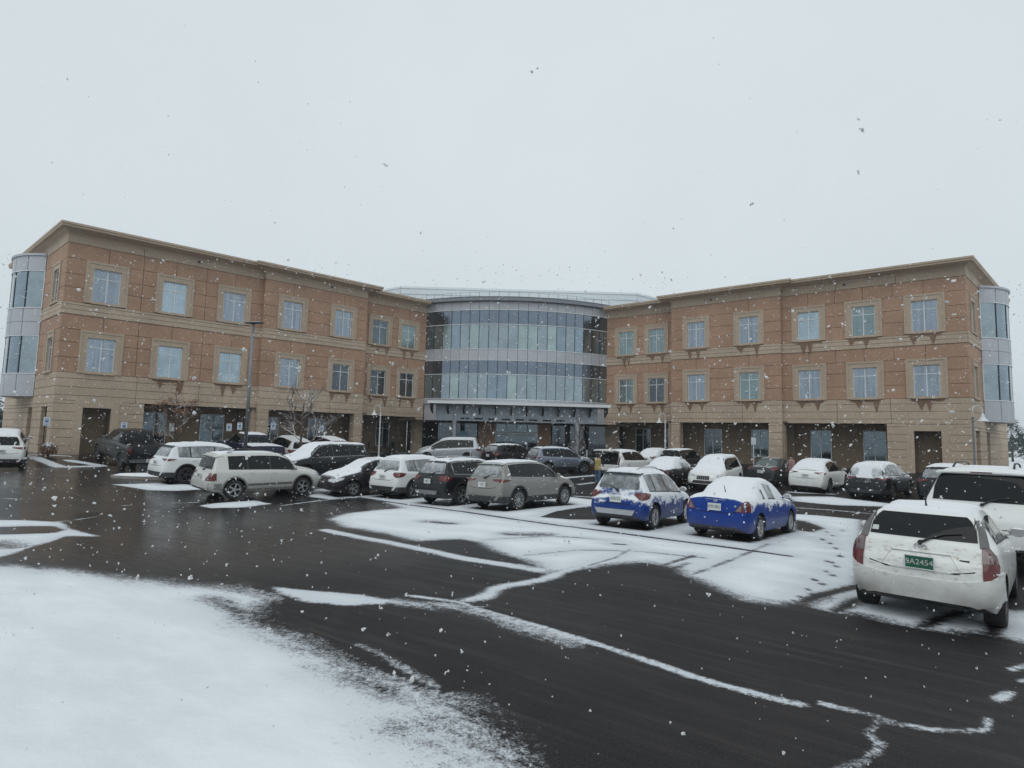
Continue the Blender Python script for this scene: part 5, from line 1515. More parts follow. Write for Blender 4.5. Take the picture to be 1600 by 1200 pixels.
    # plate
    if plate and not open_gate:
        zp = (T['rear'][0] - .27) if kind not in ('pickup', 'hatch', 'sedan') else {'pickup': .57, 'hatch': .76, 'sedan': .80}[kind]
        ys = 0
        xb = min(hitx(bvh, a_, zp + d_) for a_ in (-.15, 0, .15) for d_ in (-.075, 0, .075))
        if kind == 'pickup': xb = -.12
        g = MB()
        g.box((xb - .020, -.155, zp - .078), (xb - .008, .155, zp + .078), 0)
        ring(g, lambda q: (q[1], q[0], q[2]), -.165, .165, zp - .086, zp + .086, .011, xb - .024, xb - .006, 1)
        po = g.build('license_plate', [M['plate_green' if plate == 'green' else 'plate_white'], M['alu']], root)
        if plate_txt:
            M4 = Matrix.Translation((xb - .0225, 0, zp)) @ Matrix(((0, 0, -1, 0), (-1, 0, 0, 0), (0, 1, 0, 0), (0, 0, 0, 1)))
            text_mesh(plate_txt, .098, M['plate_white'] if plate == 'green' else M['needle'], 'plate_text', po, M4, .001)
    # wiper
    if wiper:
        z0, z1 = T['rear'][0], T['rear'][1]
        g = MB(); pts_ = []
        for (y, z) in ((0, z0 - .05), (.12, z0 + .02), (.25, z0 + .07), (.44, z0 + .10)):
            pts_.append((hitx(bvh, y, z) - .03, -y if wiper == 'R' else y, z))
        g.tube(pts_, [.022, .014, .010, .007], 6)
        g.lathe([(.03, -.03), (.03, .03)], 12, 0, lambda q: (hitx(bvh, 0, z0 - .05) - .02 - q[2], q[0], q[1] + z0 - .05))
        g.build('rear_wiper', M['blackplastic'], root, True, R(40))
    # roof spoiler
    if spoiler:
        zs = T['rear'][1] + .04; ww = T['rear'][3] + .04
        g = MB(); x0 = hitx(bvh, 0, zs)
        n = 10; vs_ = []
        for k in range(n + 1):
            y = -ww + 2 * ww * k / n; q = 1 - .25 * (y / ww) ** 2
            xe = x0 - .10 * q
            vs_ += [(xe, y, zs - .012 - .02 * (y / ww) ** 4), (xe, y, zs + .018 - .02 * (y / ww) ** 4), (x0 + .22, y, zs + .055 - .03 * (y / ww) ** 4), (x0 + .10, y, zs - .03)]
        fs_ = []
        for k in range(n):
            a = 4 * k
            fs_ += [(a + j, a + (j + 1) % 4, a + 4 + (j + 1) % 4, a + 4 + j) for j in range(4)]
        fs_ += [(0, 3, 2, 1), (4 * n, 4 * n + 1, 4 * n + 2, 4 * n + 3)]
        g.add(vs_, fs_)
        sp_ = g.build('spoiler', paint if spoiler == 'body' else M['blackplastic'], root, True, R(40))
        if third:
            g = MB(); g.box((x0 - .106, -.16, zs - .006), (x0 - .09, .16, zs + .014)); g.build('brake_light', M['taillight'], sp_)
    if rails:
        for sy in (1, -1):
            g = MB(); xs = np.linspace(T['side'][0][0] + .05, T['side'][-1][0] + .35, 8); pp_ = []
            for i, x in enumerate(xs):
                z = float(pchip(T['top'], x)); H = z - float(pchip(T['belt'], x)); y = sy * (W - .25 - .42 * H)
                pp_.append((x, y, z + (.075 if 0 < i < 7 else 0)))
            g.tube(pp_, .018, 6)
            g.build('roof_rail', M['blackplastic'] if rails == 'black' else M['rim'], root, True)
    if antenna:
        x = .75; z = float(pchip(T['top'], x))
        g = MB(); g.tube([(x, 0, z - .01), (x - .02, 0, z + .06), (x - .10, 0, z + .20)], [.028, .012, .006], 6); g.build('antenna', M['blackplastic'], root, True)
    # exhaust
    g = MB(); g.tube([(.10, -W * .55, T['z0'] + .05), (-.02 + .06, -W * .55, T['z0'] + .04)], .03, 8); g.build('exhaust', M['metal_dark'], root, True)
    add_wheels(root, T, *wheels)
    if zones: snow_cap(root, T, bvh, zones, thick, minnz, seed, ragged)
    return root, T, bvh

# ------------------------------------------------------------------ the cars in the lot
P_white = paint_mat('paint_white', (.80, .81, .79), coat=.6)
P_white_dirty = paint_mat('paint_white_dirty', (.80, .81, .79), coat=.6, dirt=1.35, A=1.0, B=.5, thr=1.22, rough=.38)
P_white_snowy = paint_mat('paint_white_snowy', (.78, .79, .78), A=.8, B=.9, thr=.72, scale=2.2)
P_silver = paint_mat('paint_silver', (.62, .62, .59), .2, thr=1.3, dirt=.5)
P_taupe = paint_mat('paint_taupe', (.25, .245, .228), .4, thr=1.18, dirt=.4)
P_black = paint_mat('paint_black', (.005, .0055, .009), .0, film=.1, B=.7, thr=1.08)
P_black_snowy = paint_mat('paint_black_snowy', (.006, .006, .009), .0, film=.1, A=.8, B=.9, thr=.80, scale=2.6)
P_darkplum = paint_mat('paint_dark_plum', (.014, .010, .017), .1, film=.12, B=.6, thr=1.1)
P_navy = paint_mat('paint_navy', (.012, .016, .045), .2, thr=1.2)
P_bluegray = paint_mat('paint_blue_gray', (.20, .23, .29), .6, thr=1.15)
P_lightgray = paint_mat('paint_light_gray', (.50, .53, .56), .4, thr=1.15)
P_charcoal = paint_mat('paint_charcoal', (.05, .055, .06), .4, thr=1.25)
P_blue1 = paint_mat('paint_blue_snowy', (.004, .035, .20), .0, coat=.15, spec=.15, A=.75, B=1.0, thr=.82, scale=2.4, width=.10, side=(.36, 1.08, .84, .45))
P_blue2 = paint_mat('paint_blue_half_snowy', (.004, .038, .24), .0, coat=.15, spec=.15, A=.8, B=.9, thr=.98, scale=1.8, width=.10, side=(.55, 1.18, .92, .0))
M['cglass_snow1'] = glass_mat('car_glass_snow_stuck', (.07, .08, .085), .05, .5, .1, snow_up=(.55, 1.1, .68, 1.5, .45))
M['cglass_snow2'] = glass_mat('car_glass_snowed_over', (.10, .13, .12), .08, .5, .2, snow_up=(.5, .9, .46, 1.4, .35))

def bare_under(T, loc, head, ex=-.05):
    c_, s_ = math.cos(head), math.sin(head); L, W = T['L'], T['W'] + ex
    pts = [(loc[0] + c_ * a - s_ * b, loc[1] + s_ * a + c_ * b) for a, b in ((.25, -W), (L - .2, -W), (L - .2, W), (.25, W))]
    apply_op((-1, 'p', pts, 0, .06))

CARS = [
 # kind, name, loc, heading, label, category, paint, options
 ('hatch', 'white_hatchback', (5.42, 7.85), 47, 'dirty white hatchback with a green licence plate, nearest car of the lot', 'hatchback', P_white_dirty,
    dict(zones=[(.46, 2.5), (2.5, 3.9)], thick=.045, minnz=.62, plate='green', plate_txt='SA2454', lights='hatch', wiper='R', antenna=True, wheels=('S', 5, 'rim_dark'), seed=3, ragged=.12, bare=False)),
 ('suvbig', 'white_suv', (9.35, 11.7), 46, 'tall white sport utility vehicle with a wide black rear window, behind the dirty hatchback', 'suv', P_white,
    dict(zones=[(1.2, 3.0)], thick=.02, plate=None, lights='big', wiper='R', spoiler='body', third=True, rails='black', scale=1.075, lift=.05, seed=9)),
 ('sedan', 'blue_sedan', (5.15, 14.85), 49, 'bright blue sedan with snow on the rear window and sides and a clean blue tail', 'sedan', P_blue2,
    dict(zones=[(.18, 1.2), (1.2, 2.6), (2.6, 4.3)], thick=.04, minnz=.42, lights='sedan', plate_txt='870-0K2', wheels=('S', 9, 'rim'), antenna=True, seed=5, glass='cglass_snow1', rear_glass_mat=M['cglass_snow2'], ragged=.25)),
 ('compact', 'blue_crossover', (2.9, 16.2), 54, 'small blue crossover plastered with snow, silver plate under its rear bumper', 'crossover', P_blue1,
    dict(zones=[(.3, 2.3), (2.6, 4.0)], thick=.05, minnz=.5, lights='std', skid=True, plate_txt='470-72', wiper='L', spoiler='black', rails='silver', wheels=('S', 5, 'rim'), seed=7, glass='cglass_snow1', ragged=.35)),
 ('suv', 'taupe_crossover', (-.95, 20.3), 49, 'taupe metallic crossover with slanted red tail lights left of the small blue crossover', 'crossover', P_taupe,
    dict(zones=[(.5, 2.5), (3.2, 4.0)], thick=.03, minnz=.75, lights='slim', plate_txt='L27', wiper='R', spoiler='body', wheels=('S', 10, 'rim'), seed=2, rear_glass_mat=M['cglass_snow1'], chrome=True)),
 ('suv', 'black_crossover', (-3.05, 21.8), 50.5, 'black crossover with chrome window trim between the taupe and the white snow-covered crossover', 'crossover', P_black,
    dict(zones=[(.45, 2.9)], thick=.03, minnz=.75, lights='std', plate_txt='BK7', wiper='R', rails='silver', skid=True, wheels=('Y', 5, 'rim'), chrome=True, seed=4, rear_glass_mat=M['cglass_snow1'])),
 ('suv', 'white_crossover', (-5.2, 24.0), 54, 'white crossover under thick roof snow, its nose beside a dark plum sedan', 'crossover', P_white_snowy,
    dict(zones=[(.4, 4.4)], thick=.07, minnz=.55, lights='std', plate_txt='AC9', wiper='R', wheels=('Y', 5, 'rim'), seed=6, glass='cglass_snow1', rear_glass_mat=M['cglass_snow1'], ragged=.2)),
 ('suvbox', 'silver_suv', (-11.56, 21.9), 48, 'silver boxy sport utility vehicle on bare wet asphalt, seen from its side', 'suv', P_silver,
    dict(zones=[(.4, 3.0)], thick=.010, minnz=.9, lights='block', plate_txt='KX1', rails='black', wheels=('S', 5, 'rim'), two_tone=paint_mat('cladding_gray', (.20, .195, .18), .3, thr=1.4), seed=8, spoiler='body', wiper='R')),
 ('sedan', 'dark_sedan', (-4.6, 27.6), 226, 'dark plum sedan facing the camera with a chrome grille and snow on its bonnet', 'sedan', P_darkplum,
    dict(zones=[(2.5, 4.3), (.2, 1.9)], thick=.025, minnz=.7, wheels=('Y', 5, 'rim'), seed=12, ragged=.2)),
 ('suv', 'white_crossover', (-15.1, 25.0), 51, 'white crossover with a dark spoiler, half hidden behind the silver boxy vehicle', 'crossover', P_white_snowy,
    dict(zones=[(.5, 4.4)], thick=.06, minnz=.6, lights='slim', plate_txt='DN2', wheels=('Y', 5, 'rim_dark'), seed=15, spoiler='black', glass='cglass_snow1', rear_glass_mat=M['cglass_snow1'])),
 ('suvbig', 'black_suv', (-8.0, 32.0), 232, 'large black sport utility vehicle with chrome window line and snowy windscreen, behind the silver one', 'suv', P_black,
    dict(zones=[(.4, 5.0)], thick=.04, minnz=.62, wheels=('S', 5, 'rim_dark'), chrome=True, seed=21, ragged=.1, hscale=.95)),
 ('coupe_suv', 'white_crossover', (15.2, 30.3), 46, 'white sleek crossover with a snowed rear window in front of the right wing', 'crossover', P_white,
    dict(zones=[(.25, 2.6)], thick=.04, minnz=.5, lights='slim', plate_txt='CMV', wheels=('S', 5, 'rim_dark'), seed=22, clad=True, ragged=.1)),
 ('suv', 'black_crossover', (16.6, 27.5), 42, 'black crossover with snow streaks across its tail, right of the sleek white crossover', 'crossover', P_black_snowy,
    dict(zones=[(.1, 4.3)], thick=.045, minnz=.45, lights='slim', plate=None, wheels=('S', 5, 'rim_dark'), seed=23, glass='cglass_snow1', rear_glass_mat=M['cglass_snow2'], ragged=.25)),
 ('suv', 'black_suv', (18.8, 25.7), 44, 'black sport utility vehicle partly hidden by the tall white one', 'suv', P_black,
    dict(zones=[(.4, 3.0)], thick=.03, minnz=.7, lights='slim', plate='white', wheels=('S', 5, 'rim_dark'), seed=24, rear_glass_mat=M['cglass_snow1'], spoiler='black')),
 ('suvbox', 'white_suv', (12.3, 33.2), 235, 'white sport utility vehicle facing the camera with a fully snowed windscreen', 'suv', P_white,
    dict(zones=[(.4, 4.5)], thick=.05, minnz=.5, wheels=('S', 5, 'rim_dark'), mirrors='black', seed=25, ragged=.08)),
 ('sedan', 'charcoal_sedan', (14.0, 32.9), 47, 'dark charcoal car without snow on its roof, a person standing at its side', 'sedan', P_charcoal,
    dict(zones=None, wheels=('S', 5, 'rim_dark'), seed=26, glass='cglass_clear', lift=.0)),
 ('suv', 'gray_crossover', (1.2, 37.8), 25, 'blue-gray crossover with a dusting of roof snow in front of the entrance', 'crossover', P_bluegray,
    dict(zones=[(.4, 2.9)], thick=.02, minnz=.8, lights='slim', rails='black', wheels=('S', 10, 'rim'), seed=27, rear_glass_mat=M['cglass_snow1'], body_trim=True)),
 ('suv', 'black_suv', (-1.6, 41.3), 42, 'black sport utility vehicle between the silver minivan and the blue-gray crossover', 'suv', P_black,
    dict(zones=[(.5, 2.6)], thick=.02, minnz=.85, lights='std', wiper='R', wheels=('S', 5, 'rim_dark'), seed=28, rear_glass_mat=M['cglass_snow1'])),
 ('minivan', 'silver_minivan', (-2.2, 46.0), 179, 'light silver minivan parked sideways below the entrance canopy', 'minivan', P_lightgray,
    dict(zones=[(.5, 3.2)], thick=.02, minnz=.85, wheels=('S', 5, 'rim_dark'), mirrors='black', chrome=True, seed=29, lift=.12)),
 ('sedan', 'black_sedan', (7.4, 30.6), 49, 'black sedan under a full coat of snow, just behind the small blue crossover', 'sedan', P_black_snowy,
    dict(zones=[(.1, 4.3)], thick=.05, minnz=.45, lights='sedan', wheels=('S', 5, 'rim_dark'), seed=30, glass='cglass_snow2', rear_glass_mat=M['cglass_snow2'], plate=None)),
 ('suv', 'white_crossover', (5.75, 34.8), 50, 'white crossover with its tailgate raised, a person loading it', 'crossover', P_white,
    dict(zones=[(.5, 3.0)], thick=.03, minnz=.75, lights='tall', wheels=('S', 5, 'rim_dark'), seed=31, open_gate=True)),
 ('sedan', 'snowed_in_car', (9.0, 40.0), 50, 'low car entirely white with snow behind the crossover with the raised tailgate', 'car', P_white_snowy,
    dict(zones=[(.1, 4.4)], thick=.06, minnz=.4, wheels=('S', 5, 'rim_dark'), seed=32, glass='cglass_snow2', rear_glass_mat=M['cglass_snow2'], lift=.1)),
 ('suvbox', 'black_suv', (10.3, 38.0), 52, 'black sport utility vehicle with a wide dark rear window behind the snowed black sedan', 'suv', P_black,
    dict(zones=[(.3, 3.0)], thick=.02, minnz=.85, lights='block', wheels=('S', 5, 'rim_dark'), seed=33)),
 ('pickup', 'black_pickup', (-18.9, 30.8), 141, 'black pickup truck beside the left wing of the building', 'pickup truck', paint_mat('paint_black_wet', (.005, .0055, .008), thr=2.5, film=.08),
    dict(zones=None, lights='pickup', wheels=('S', 6, 'rim_dark'), seed=34, mirrors='black')),
 ('pickup', 'navy_pickup', (-14.0, 34.0), 135, 'navy pickup truck with snow on its bed cover and cab roof', 'pickup truck', P_navy,
    dict(zones=[(.1, 1.75), (1.95, 3.2)], thick=.05, minnz=.8, lights='pickup', wheels=('S', 6, 'rim_dark'), seed=35, mirrors='black')),
 ('suv', 'white_suv', (-13.3, 37.8), 135, 'white sport utility vehicle under the bare snowy tree', 'suv', P_white,
    dict(zones=[(.5, 2.8)], thick=.02, minnz=.8, lights='std', wheels=('S', 5, 'rim_dark'), seed=36)),
 ('suv', 'dark_red_suv', (-11.5, 40.0), 135, 'dark red sport utility vehicle right of the bare snowy tree', 'suv', paint_mat('paint_dark_red', (.10, .015, .02), .3, thr=1.0),
    dict(zones=[(.4, 2.9)], thick=.03, minnz=.75, lights='std', wheels=('S', 5, 'rim_dark'), seed=37, rear_glass_mat=M['cglass_snow1'])),
 ('suv', 'white_suv', (-24.6, 28.4), 128, 'white sport utility vehicle cut by the left edge, its tail towards the camera', 'suv', P_white,
    dict(zones=[(.4, 3.0)], thick=.03, minnz=.7, lights='slim', plate_txt='H41', wheels=('S', 5, 'rim_dark'), seed=38)),
 ('sedan', 'distant_car', (63.5, 75.0), 130, 'small distant car with a white roof past the right end of the building', 'car', P_charcoal,
    dict(zones=[(.1, 4.4)], thick=.06, minnz=.5, wheels=('S', 5, 'rim_dark'), seed=39, plate=None)),
]
gate_car = None
for kind, nm, loc, hd, lab, cat, pm, op in CARS:
    op = dict(op); scale = op.pop('scale', None); lift = op.pop('lift', 0); hs = op.pop('hscale', 1); bare = op.pop('bare', True); op.pop('clad', None); op.pop('body_trim', None)
    r_, T_, bv_ = car(kind, nm, loc, R(hd), lab, cat, pm, **op)
    if scale: r_.scale = (scale, scale, scale)
    if hs != 1: r_.scale = (1, 1, hs)
    r_.location.z += lift
    if bare and loc[1] < 45: bare_under(T_, loc, R(hd))
    if op.get('open_gate'): gate_car = (r_, T_, bv_, pm)

# raised tailgate, with the dark boot opening
r_, T_, bv_, pm = gate_car
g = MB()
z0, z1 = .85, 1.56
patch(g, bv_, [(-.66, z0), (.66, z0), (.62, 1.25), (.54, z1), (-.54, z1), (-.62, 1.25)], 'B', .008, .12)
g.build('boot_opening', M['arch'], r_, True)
g = MB(); vs = []
n = 6
for i in range(n + 1):
    t = i / n
    x, z = .46 - 1.02 * t - .0 * t, 1.62 + .30 * t - .22 * t * t
    for y in (-.60 + .02 * t, -.3, 0, .3, .60 - .02 * t): vs.append((x, y, z + .03 * (1 - (y / .6) ** 2)))
fs = [(i * 5 + k, (i + 1) * 5 + k, (i + 1) * 5 + k + 1, i * 5 + k + 1) for i in range(n) for k in range(4)]
m_ = len(vs)
vs2 = [(v[0], v[1], v[2] - .06) for v in vs]
fs2 = [tuple(q + m_ for q in f[::-1]) for f in fs]
rim_ = [i * 5 for i in range(n + 1)]; rim2 = [i * 5 + 4 for i in range(n + 1)]
sidef = [(a, b, b + m_, a + m_) for a, b in list(zip(rim_, rim_[1:])) + list(zip(rim2, rim2[1:])) + [(n * 5 + k, n * 5 + k + 1) for k in range(4)]]
g.add(vs + vs2, fs + fs2 + sidef)
tg = g.build('tailgate', pm, r_, True, R(50))
g = MB(); g.tube([(.45, .55, 1.45), (-.15, .54, 1.68)], .012, 6); g.tube([(.45, -.55, 1.45), (-.15, -.54, 1.68)], .012, 6); g.build('gas_strut', M['metal_dark'], tg)

# emblem of three ellipses and the model badge spot on the hatchback
hb = bpy.data.objects['white_hatchback']; Th, _, bvh_h, _ = get_type('hatch')
g = MB(); x_ = hitx(bvh_h, 0, .955) - .012
def ell(cy, cz, a, b, r_):
    g.tube([(x_, cy + a * math.cos(2 * math.pi * k / 24), cz + b * math.sin(2 * math.pi * k / 24)) for k in range(25)], r_, 6)
ell(0, .955, .068, .045, .007); ell(0, .972, .042, .016, .006); ell(0, .958, .018, .040, .006)
g.build('emblem', M['chrome'], hb, True)
g = MB()
ridge(g, bvh_h, [(-.33, .885), (.33, .885)], .014); g.build('hatch_trim', P_white_dirty, hb, True)
g = MB(); ridge(g, bvh_h, [(-.33, .875), (-.43, .70), (-.30, .665), (.30, .665), (.43, .70), (.33, .875)], .008); g.build('plate_recess_rim', P_white_dirty, hb, True)
# bumper skin standing a little proud of the tailgate, dipping in the middle
g = MB(); patch(g, bvh_h, [(-.83, .36), (-.60, .30), (.60, .30), (.83, .36), (.83, .72), (.79, .70), (.72, .64), (.50, .585), (.30, .565), (-.30, .565), (-.50, .585), (-.72, .64), (-.79, .70), (-.83, .72)], 'B', .022, .06, 0, .03)
g.build('rear_bumper', P_white_dirty, hb, True, R(40))
for sy in (1, -1):
    g = MB(); patch(g, bvh_h, [(sy * .625, 1.005), (sy * .715, 1.005), (sy * .69, 1.12), (sy * .60, 1.36), (sy * .555, 1.36), (sy * .60, 1.20)][::sy], 'B', .016, .035, 0, .03)
    g.build('pillar_trim', basic('pillar_gray', (.14, .14, .14), .35, .2), hb, True, R(40))
g = MB(); xx = hitx(bvh_h, -.46, .83) - .004; g.box((xx, -.52, .815), (xx + .01, -.42, .845)); g.build('badge', M['rim_dark'], hb)
g = MB(); patch(g, bvh_h, [(.50, 1.10), (.58, 1.10), (.57, 1.16), (.50, 1.16)], 'B', .016, .2, 0, .002); g.build('window_sticker', M['plate_white'], hb)
for sy in (1, -1):
    g = MB(); patch(g, bvh_h, [(sy * .60, .40), (sy * .70, .415), (sy * .70, .44), (sy * .60, .425)][::sy], 'B', .006, .2); g.build('reflector', M['taillight'], hb)
hd_ = bpy.data.objects['blue_sedan']; bvs = get_type('sedan')[2]
g = MB(); x_ = hitx(bvs, 0, .945) - .008
g.tube([(x_, .04 * math.cos(2 * math.pi * k / 18), .945 + .034 * math.sin(2 * math.pi * k / 18)) for k in range(19)], .006, 5)
g.box((x_ - .006, -.055, .938), (x_ + .004, .055, .952)); g.build('emblem', M['chrome'], hd_, True)
g = MB(); x_ = hitx(bvs, 0, .985) - .012; g.box((x_, -.26, .972), (x_ + .03, .26, .985)); g.build('trunk_trim', M['chrome'], hd_)

# ------------------------------------------------------------------ people
def skin(name, pts, edges, radii, mat, parent=None, sub=1, root=0):
    me = bpy.data.meshes.new(name); me.from_pydata(pts, edges, []); me.update()
    o = bpy.data.objects.new(name, me); col.objects.link(o)
    md = o.modifiers.new('s', 'SKIN'); md.use_smooth_shade = True
    for i, r_ in enumerate(radii):
        v = me.skin_vertices[0].data[i]; v.radius = r_ if isinstance(r_, tuple) else (r_, r_); v.use_root = (i == root)
    sb = o.modifiers.new('d', 'SUBSURF'); sb.levels = sub; sb.render_levels = sub
    dg = bpy.context.evaluated_depsgraph_get(); m2 = bpy.data.meshes.new_from_object(o.evaluated_get(dg))
    bpy.data.objects.remove(o); bpy.data.meshes.remove(me)
    m2.materials.clear(); m2.materials.append(mat); m2.name = name
    m2.polygons.foreach_set('use_smooth', [True] * len(m2.polygons))
    ob = bpy.data.objects.new(name, m2); return link(ob, parent)

M['skin'] = basic('skin', (.42, .27, .20), .55)
M['hair'] = basic('hair', (.035, .022, .016), .7, 0, .3, 20)
M['jeans'] = basic('jeans', (.07, .13, .22), .85, 0, .2, 10)
M['sleeve'] = basic('dark_sleeve', (.03, .03, .035), .85)
def person(loc, head, label, coat, legs, arms, hair, h=1.68, group=None, vest=None):
    """faces local +x; z up; arms: list of (elbow, wrist) for left, right"""
    k = h / 1.7
    root = empty('person', (loc[0], loc[1], gz(*loc) + .015), head)
    tag(root, label, 'person', group)
    P = [(0, 0, .95), (0.01, 0, 1.12), (0, 0, 1.30), (0, 0, 1.42), (.01, 0, 1.49), (.02, 0, 1.55), (.02, 0, 1.63)]
    Rr = [.095, .09, .10, .075, .050, .070, .076]
    E = [(0, 1), (1, 2), (2, 3), (3, 4), (4, 5), (5, 6)]
    def ad(p, r_, par): P.append(p); Rr.append(r_); E.append((par, len(P) - 1)); return len(P) - 1
    for s, (el, wr), fx in ((1, arms[0], .06), (-1, arms[1], -.05)):
        hp = ad((0, s * .09, .90), .085, 0); kn = ad((fx + .02, s * .11, .50), .056, hp); an = ad((fx - .02, s * .11, .10), .040, kn)
        he = ad((fx - .03, s * .11, .04), .038, an); ad((fx + .15, s * .13, .03), .032, he)
        sh = ad((0, s * .19, 1.38), .052, 3); eb = ad(el, .038, sh); ws = ad(wr, .028, eb)
        d = (Vector(wr) - Vector(el)).normalized(); sd = Vector((0, 1, 0)).cross(d).normalized() if abs(d.y) < .9 else Vector((1, 0, 0))
        pm_ = ad(tuple(Vector(wr) + d * .06), (.034, .018), ws)
        for q in range(4):
            o_ = sd * (.027 - .018 * q)
            f1 = ad(tuple(Vector(wr) + d * .10 + o_), .010, pm_); ad(tuple(Vector(wr) + d * (.145 + .012 * (1 - abs(q - 1.3))) + o_ + Vector((.008, 0, -.012))), .008, f1)
        th = ad(tuple(Vector(wr) + d * .035 + sd * .042), .010, ws); ad(tuple(Vector(wr) + d * .075 + sd * .055), .009, th)
    P = [tuple(c * k for c in p_) for p_ in P]
    body = skin('body', P, E, Rr, M['skin'], root, 1)
    # face details
    f = MB()
    f.lathe([(.0, 0), (.012, .0), (.016, .02), (.004, .035)], 8, 0, lambda q: ((.095 + .0 + q[2] * .2) * k, q[0] * k, (1.585 - q[2]) * k + q[1] * .3)); 
    f.build('nose', M['skin'], body, True)
    f = MB()
    for s in (1, -1): f.lathe([(.001, -.004), (.011, 0), (.001, .004)], 8, 0, lambda q, s=s: ((.093 + q[2]) * k, (s * .03 + q[0]) * k, (1.62 + q[1] * .6) * k))
    f.build('eyes', M['hair'], body)
    # clothes
    def loft(nm, rings, mat_, n=18):
        g = MB(); vs_ = []
        for (x_, z_, rx, ry) in rings:
            vs_ += [((x_ + rx * math.cos(2 * math.pi * i / n)) * k, ry * k * math.sin(2 * math.pi * i / n), z_ * k) for i in range(n)]
        m_ = len(rings)
        g.add(vs_, [(j * n + i, j * n + (i + 1) % n, (j + 1) * n + (i + 1) % n, (j + 1) * n + i) for j in range(m_ - 1) for i in range(n)] + [tuple(range(n))[::-1], tuple((m_ - 1) * n + i for i in range(n))])
        return g.build(nm, mat_, root, True, R(60))
    loft('jacket', [(0, .80, .125, .185), (0, .84, .14, .195), (.005, .98, .135, .18), (.01, 1.10, .125, .165), (.01, 1.22, .135, .185), (0, 1.33, .135, .205), (0, 1.40, .115, .195), (0, 1.44, .09, .14), (0, 1.475, .068, .08), (0, 1.50, .062, .066)], coat)
    loft('trouser_seat', [(0, .74, .05, .11), (0, .80, .115, .165), (0, .90, .12, .17), (0, .95, .10, .15)], legs)
    loft('hair', [(-.03, 1.47, .035, .05), (-.035, 1.52, .058, .075), (-.028, 1.58, .078, .088), (-.016, 1.64, .092, .090), (-.008, 1.69, .085, .080), (-.005, 1.725, .055, .052), (-.005, 1.738, .02, .02)], hair)
    for s, (el, wr) in ((1, arms[0]), (-1, arms[1])):
        skin('sleeve', [tuple(c * k for c in p_) for p_ in ((0, s * .13, 1.39), (0, s * .19, 1.385), el, tuple(Vector(el) * .12 + Vector(wr) * .88))], [(0, 1), (1, 2), (2, 3)], [.07, .072, .056, .046], vest or coat, root, 1)
    for s, fx in ((1, .06), (-1, -.05)):
        skin('trouser_leg', [tuple(c * k for c in p_) for p_ in ((0, s * .05, .96), (0, s * .09, .86), (fx + .02, s * .11, .50), (fx - .02, s * .11, .055))], [(0, 1), (1, 2), (2, 3)], [.10, .100, .075, .062], legs, root, 1)
        skin('shoe', [tuple(c * k for c in p_) for p_ in ((fx - .04, s * .11, .05), (fx + .05, s * .115, .045), (fx + .17, s * .13, .035))], [(0, 1), (1, 2)], [.055, .05, .04], M['blackplastic'], root, 1)
    return root
person((4.8, 32.1), R(62), 'person in a mustard vest with dark sleeves and jeans, loading the open crossover', basic('mustard_vest', (.40, .32, .12), .85, 0, .15, 12), M['jeans'],
       (((.16, .25, 1.14), (.36, .18, 1.10)), ((.14, -.25, 1.14), (.34, -.20, 1.06))), M['hair'], 1.66, vest=M['sleeve'])
person((15.9, 33.2), R(200), 'person in a faded pink top standing at the charcoal car', basic('pink_top', (.34, .22, .21), .85, 0, .15, 12), basic('dark_trousers', (.04, .04, .05), .9),
       (((.10, .25, 1.12), (.26, .20, 1.0)), ((.06, -.26, 1.12), (.10, -.26, .90))), M['hair'], 1.72)

# ------------------------------------------------------------------ street furniture
def post_sign(x, y, h, label, kind='isa', facing=(0, 0), dz=.46, w=.30, postm='post_brown', group='reserved parking signs along the building'):
    z = gz(x, y)
    a = math.atan2(-y, -x) + R(90)                 # plate turned to the lot
    root = empty('parking_sign', (x, y, z), a); tag(root, label, 'sign', group)
    p = MB(); p.tube([(0, 0, -.1), (0, 0, h)], .028, 6); p.build('post', M[postm], root)
    q = MB(); q.box((-w / 2, -.050, h - dz), (w / 2, -.032, h + .02)); pl = q.build('plate', M['sign_white'], root)
    if kind == 'isa':
        q = MB(); q.box((-.075, -.056, h - .29), (.075, -.051, h - .14)); q.build('symbol_field', M['sign_blue'], pl)
        q = MB(); c = (-.005, h - .225)
        q.tube([(c[0] + .042 * math.cos(t), -.059, c[1] + .042 * math.sin(t)) for t in np.linspace(R(120), R(400), 16)], .006, 4)
        q.tube([(-.012, -.059, h - .15), (-.010, -.059, h - .205), (.03, -.059, h - .208), (.045, -.059, h - .25)], .007, 4)
        q.lathe([(.012, 0), (.012, .003)], 8, 0, lambda t: (t[0] - .012, -.059 + t[2], t[1] + h - .14)); q.build('wheelchair_symbol', M['sign_white'], pl)
        q = MB()
        for k_ in range(2): q.box((-.10, -.053, h - .05 - k_ * .035), (.10, -.0505, h - .035 - k_ * .035))
        for k_ in range(2): q.box((-.11, -.053, h - .37 - k_ * .035), (.11, -.0505, h - .355 - k_ * .035))
        q.build('lettering_bar', M['sign_blue'], pl)
    return root
post_sign(-26.1, 32.9, 2.15, 'blue and white disabled parking sign at the left corner of the building')
post_sign(-22.2, 33.6, 2.15, 'blue and white disabled parking sign directly behind the black pickup truck')
post_sign(-20.6, 35.6, 2.1, 'snow-dusted sign behind the small orange-leaved tree', 'plain')
post_sign(-18.2, 37.8, 2.2, 'disabled parking sign, left one of the pair by the navy pickup', 'isa')
post_sign(-17.7, 38.2, 2.3, 'disabled parking sign, right one of the pair by the navy pickup')
post_sign(-16.4, 40.4, 2.3, 'disabled parking sign in front of the dark storefront behind the navy pickup')
post_sign(-13.6, 42.0, 2.3, 'disabled parking sign seen through the bare snowy tree')
post_sign(16.6, 40.0, 2.4, 'blank white back of a sign on a pale post before the right wing', 'plain', postm='white')

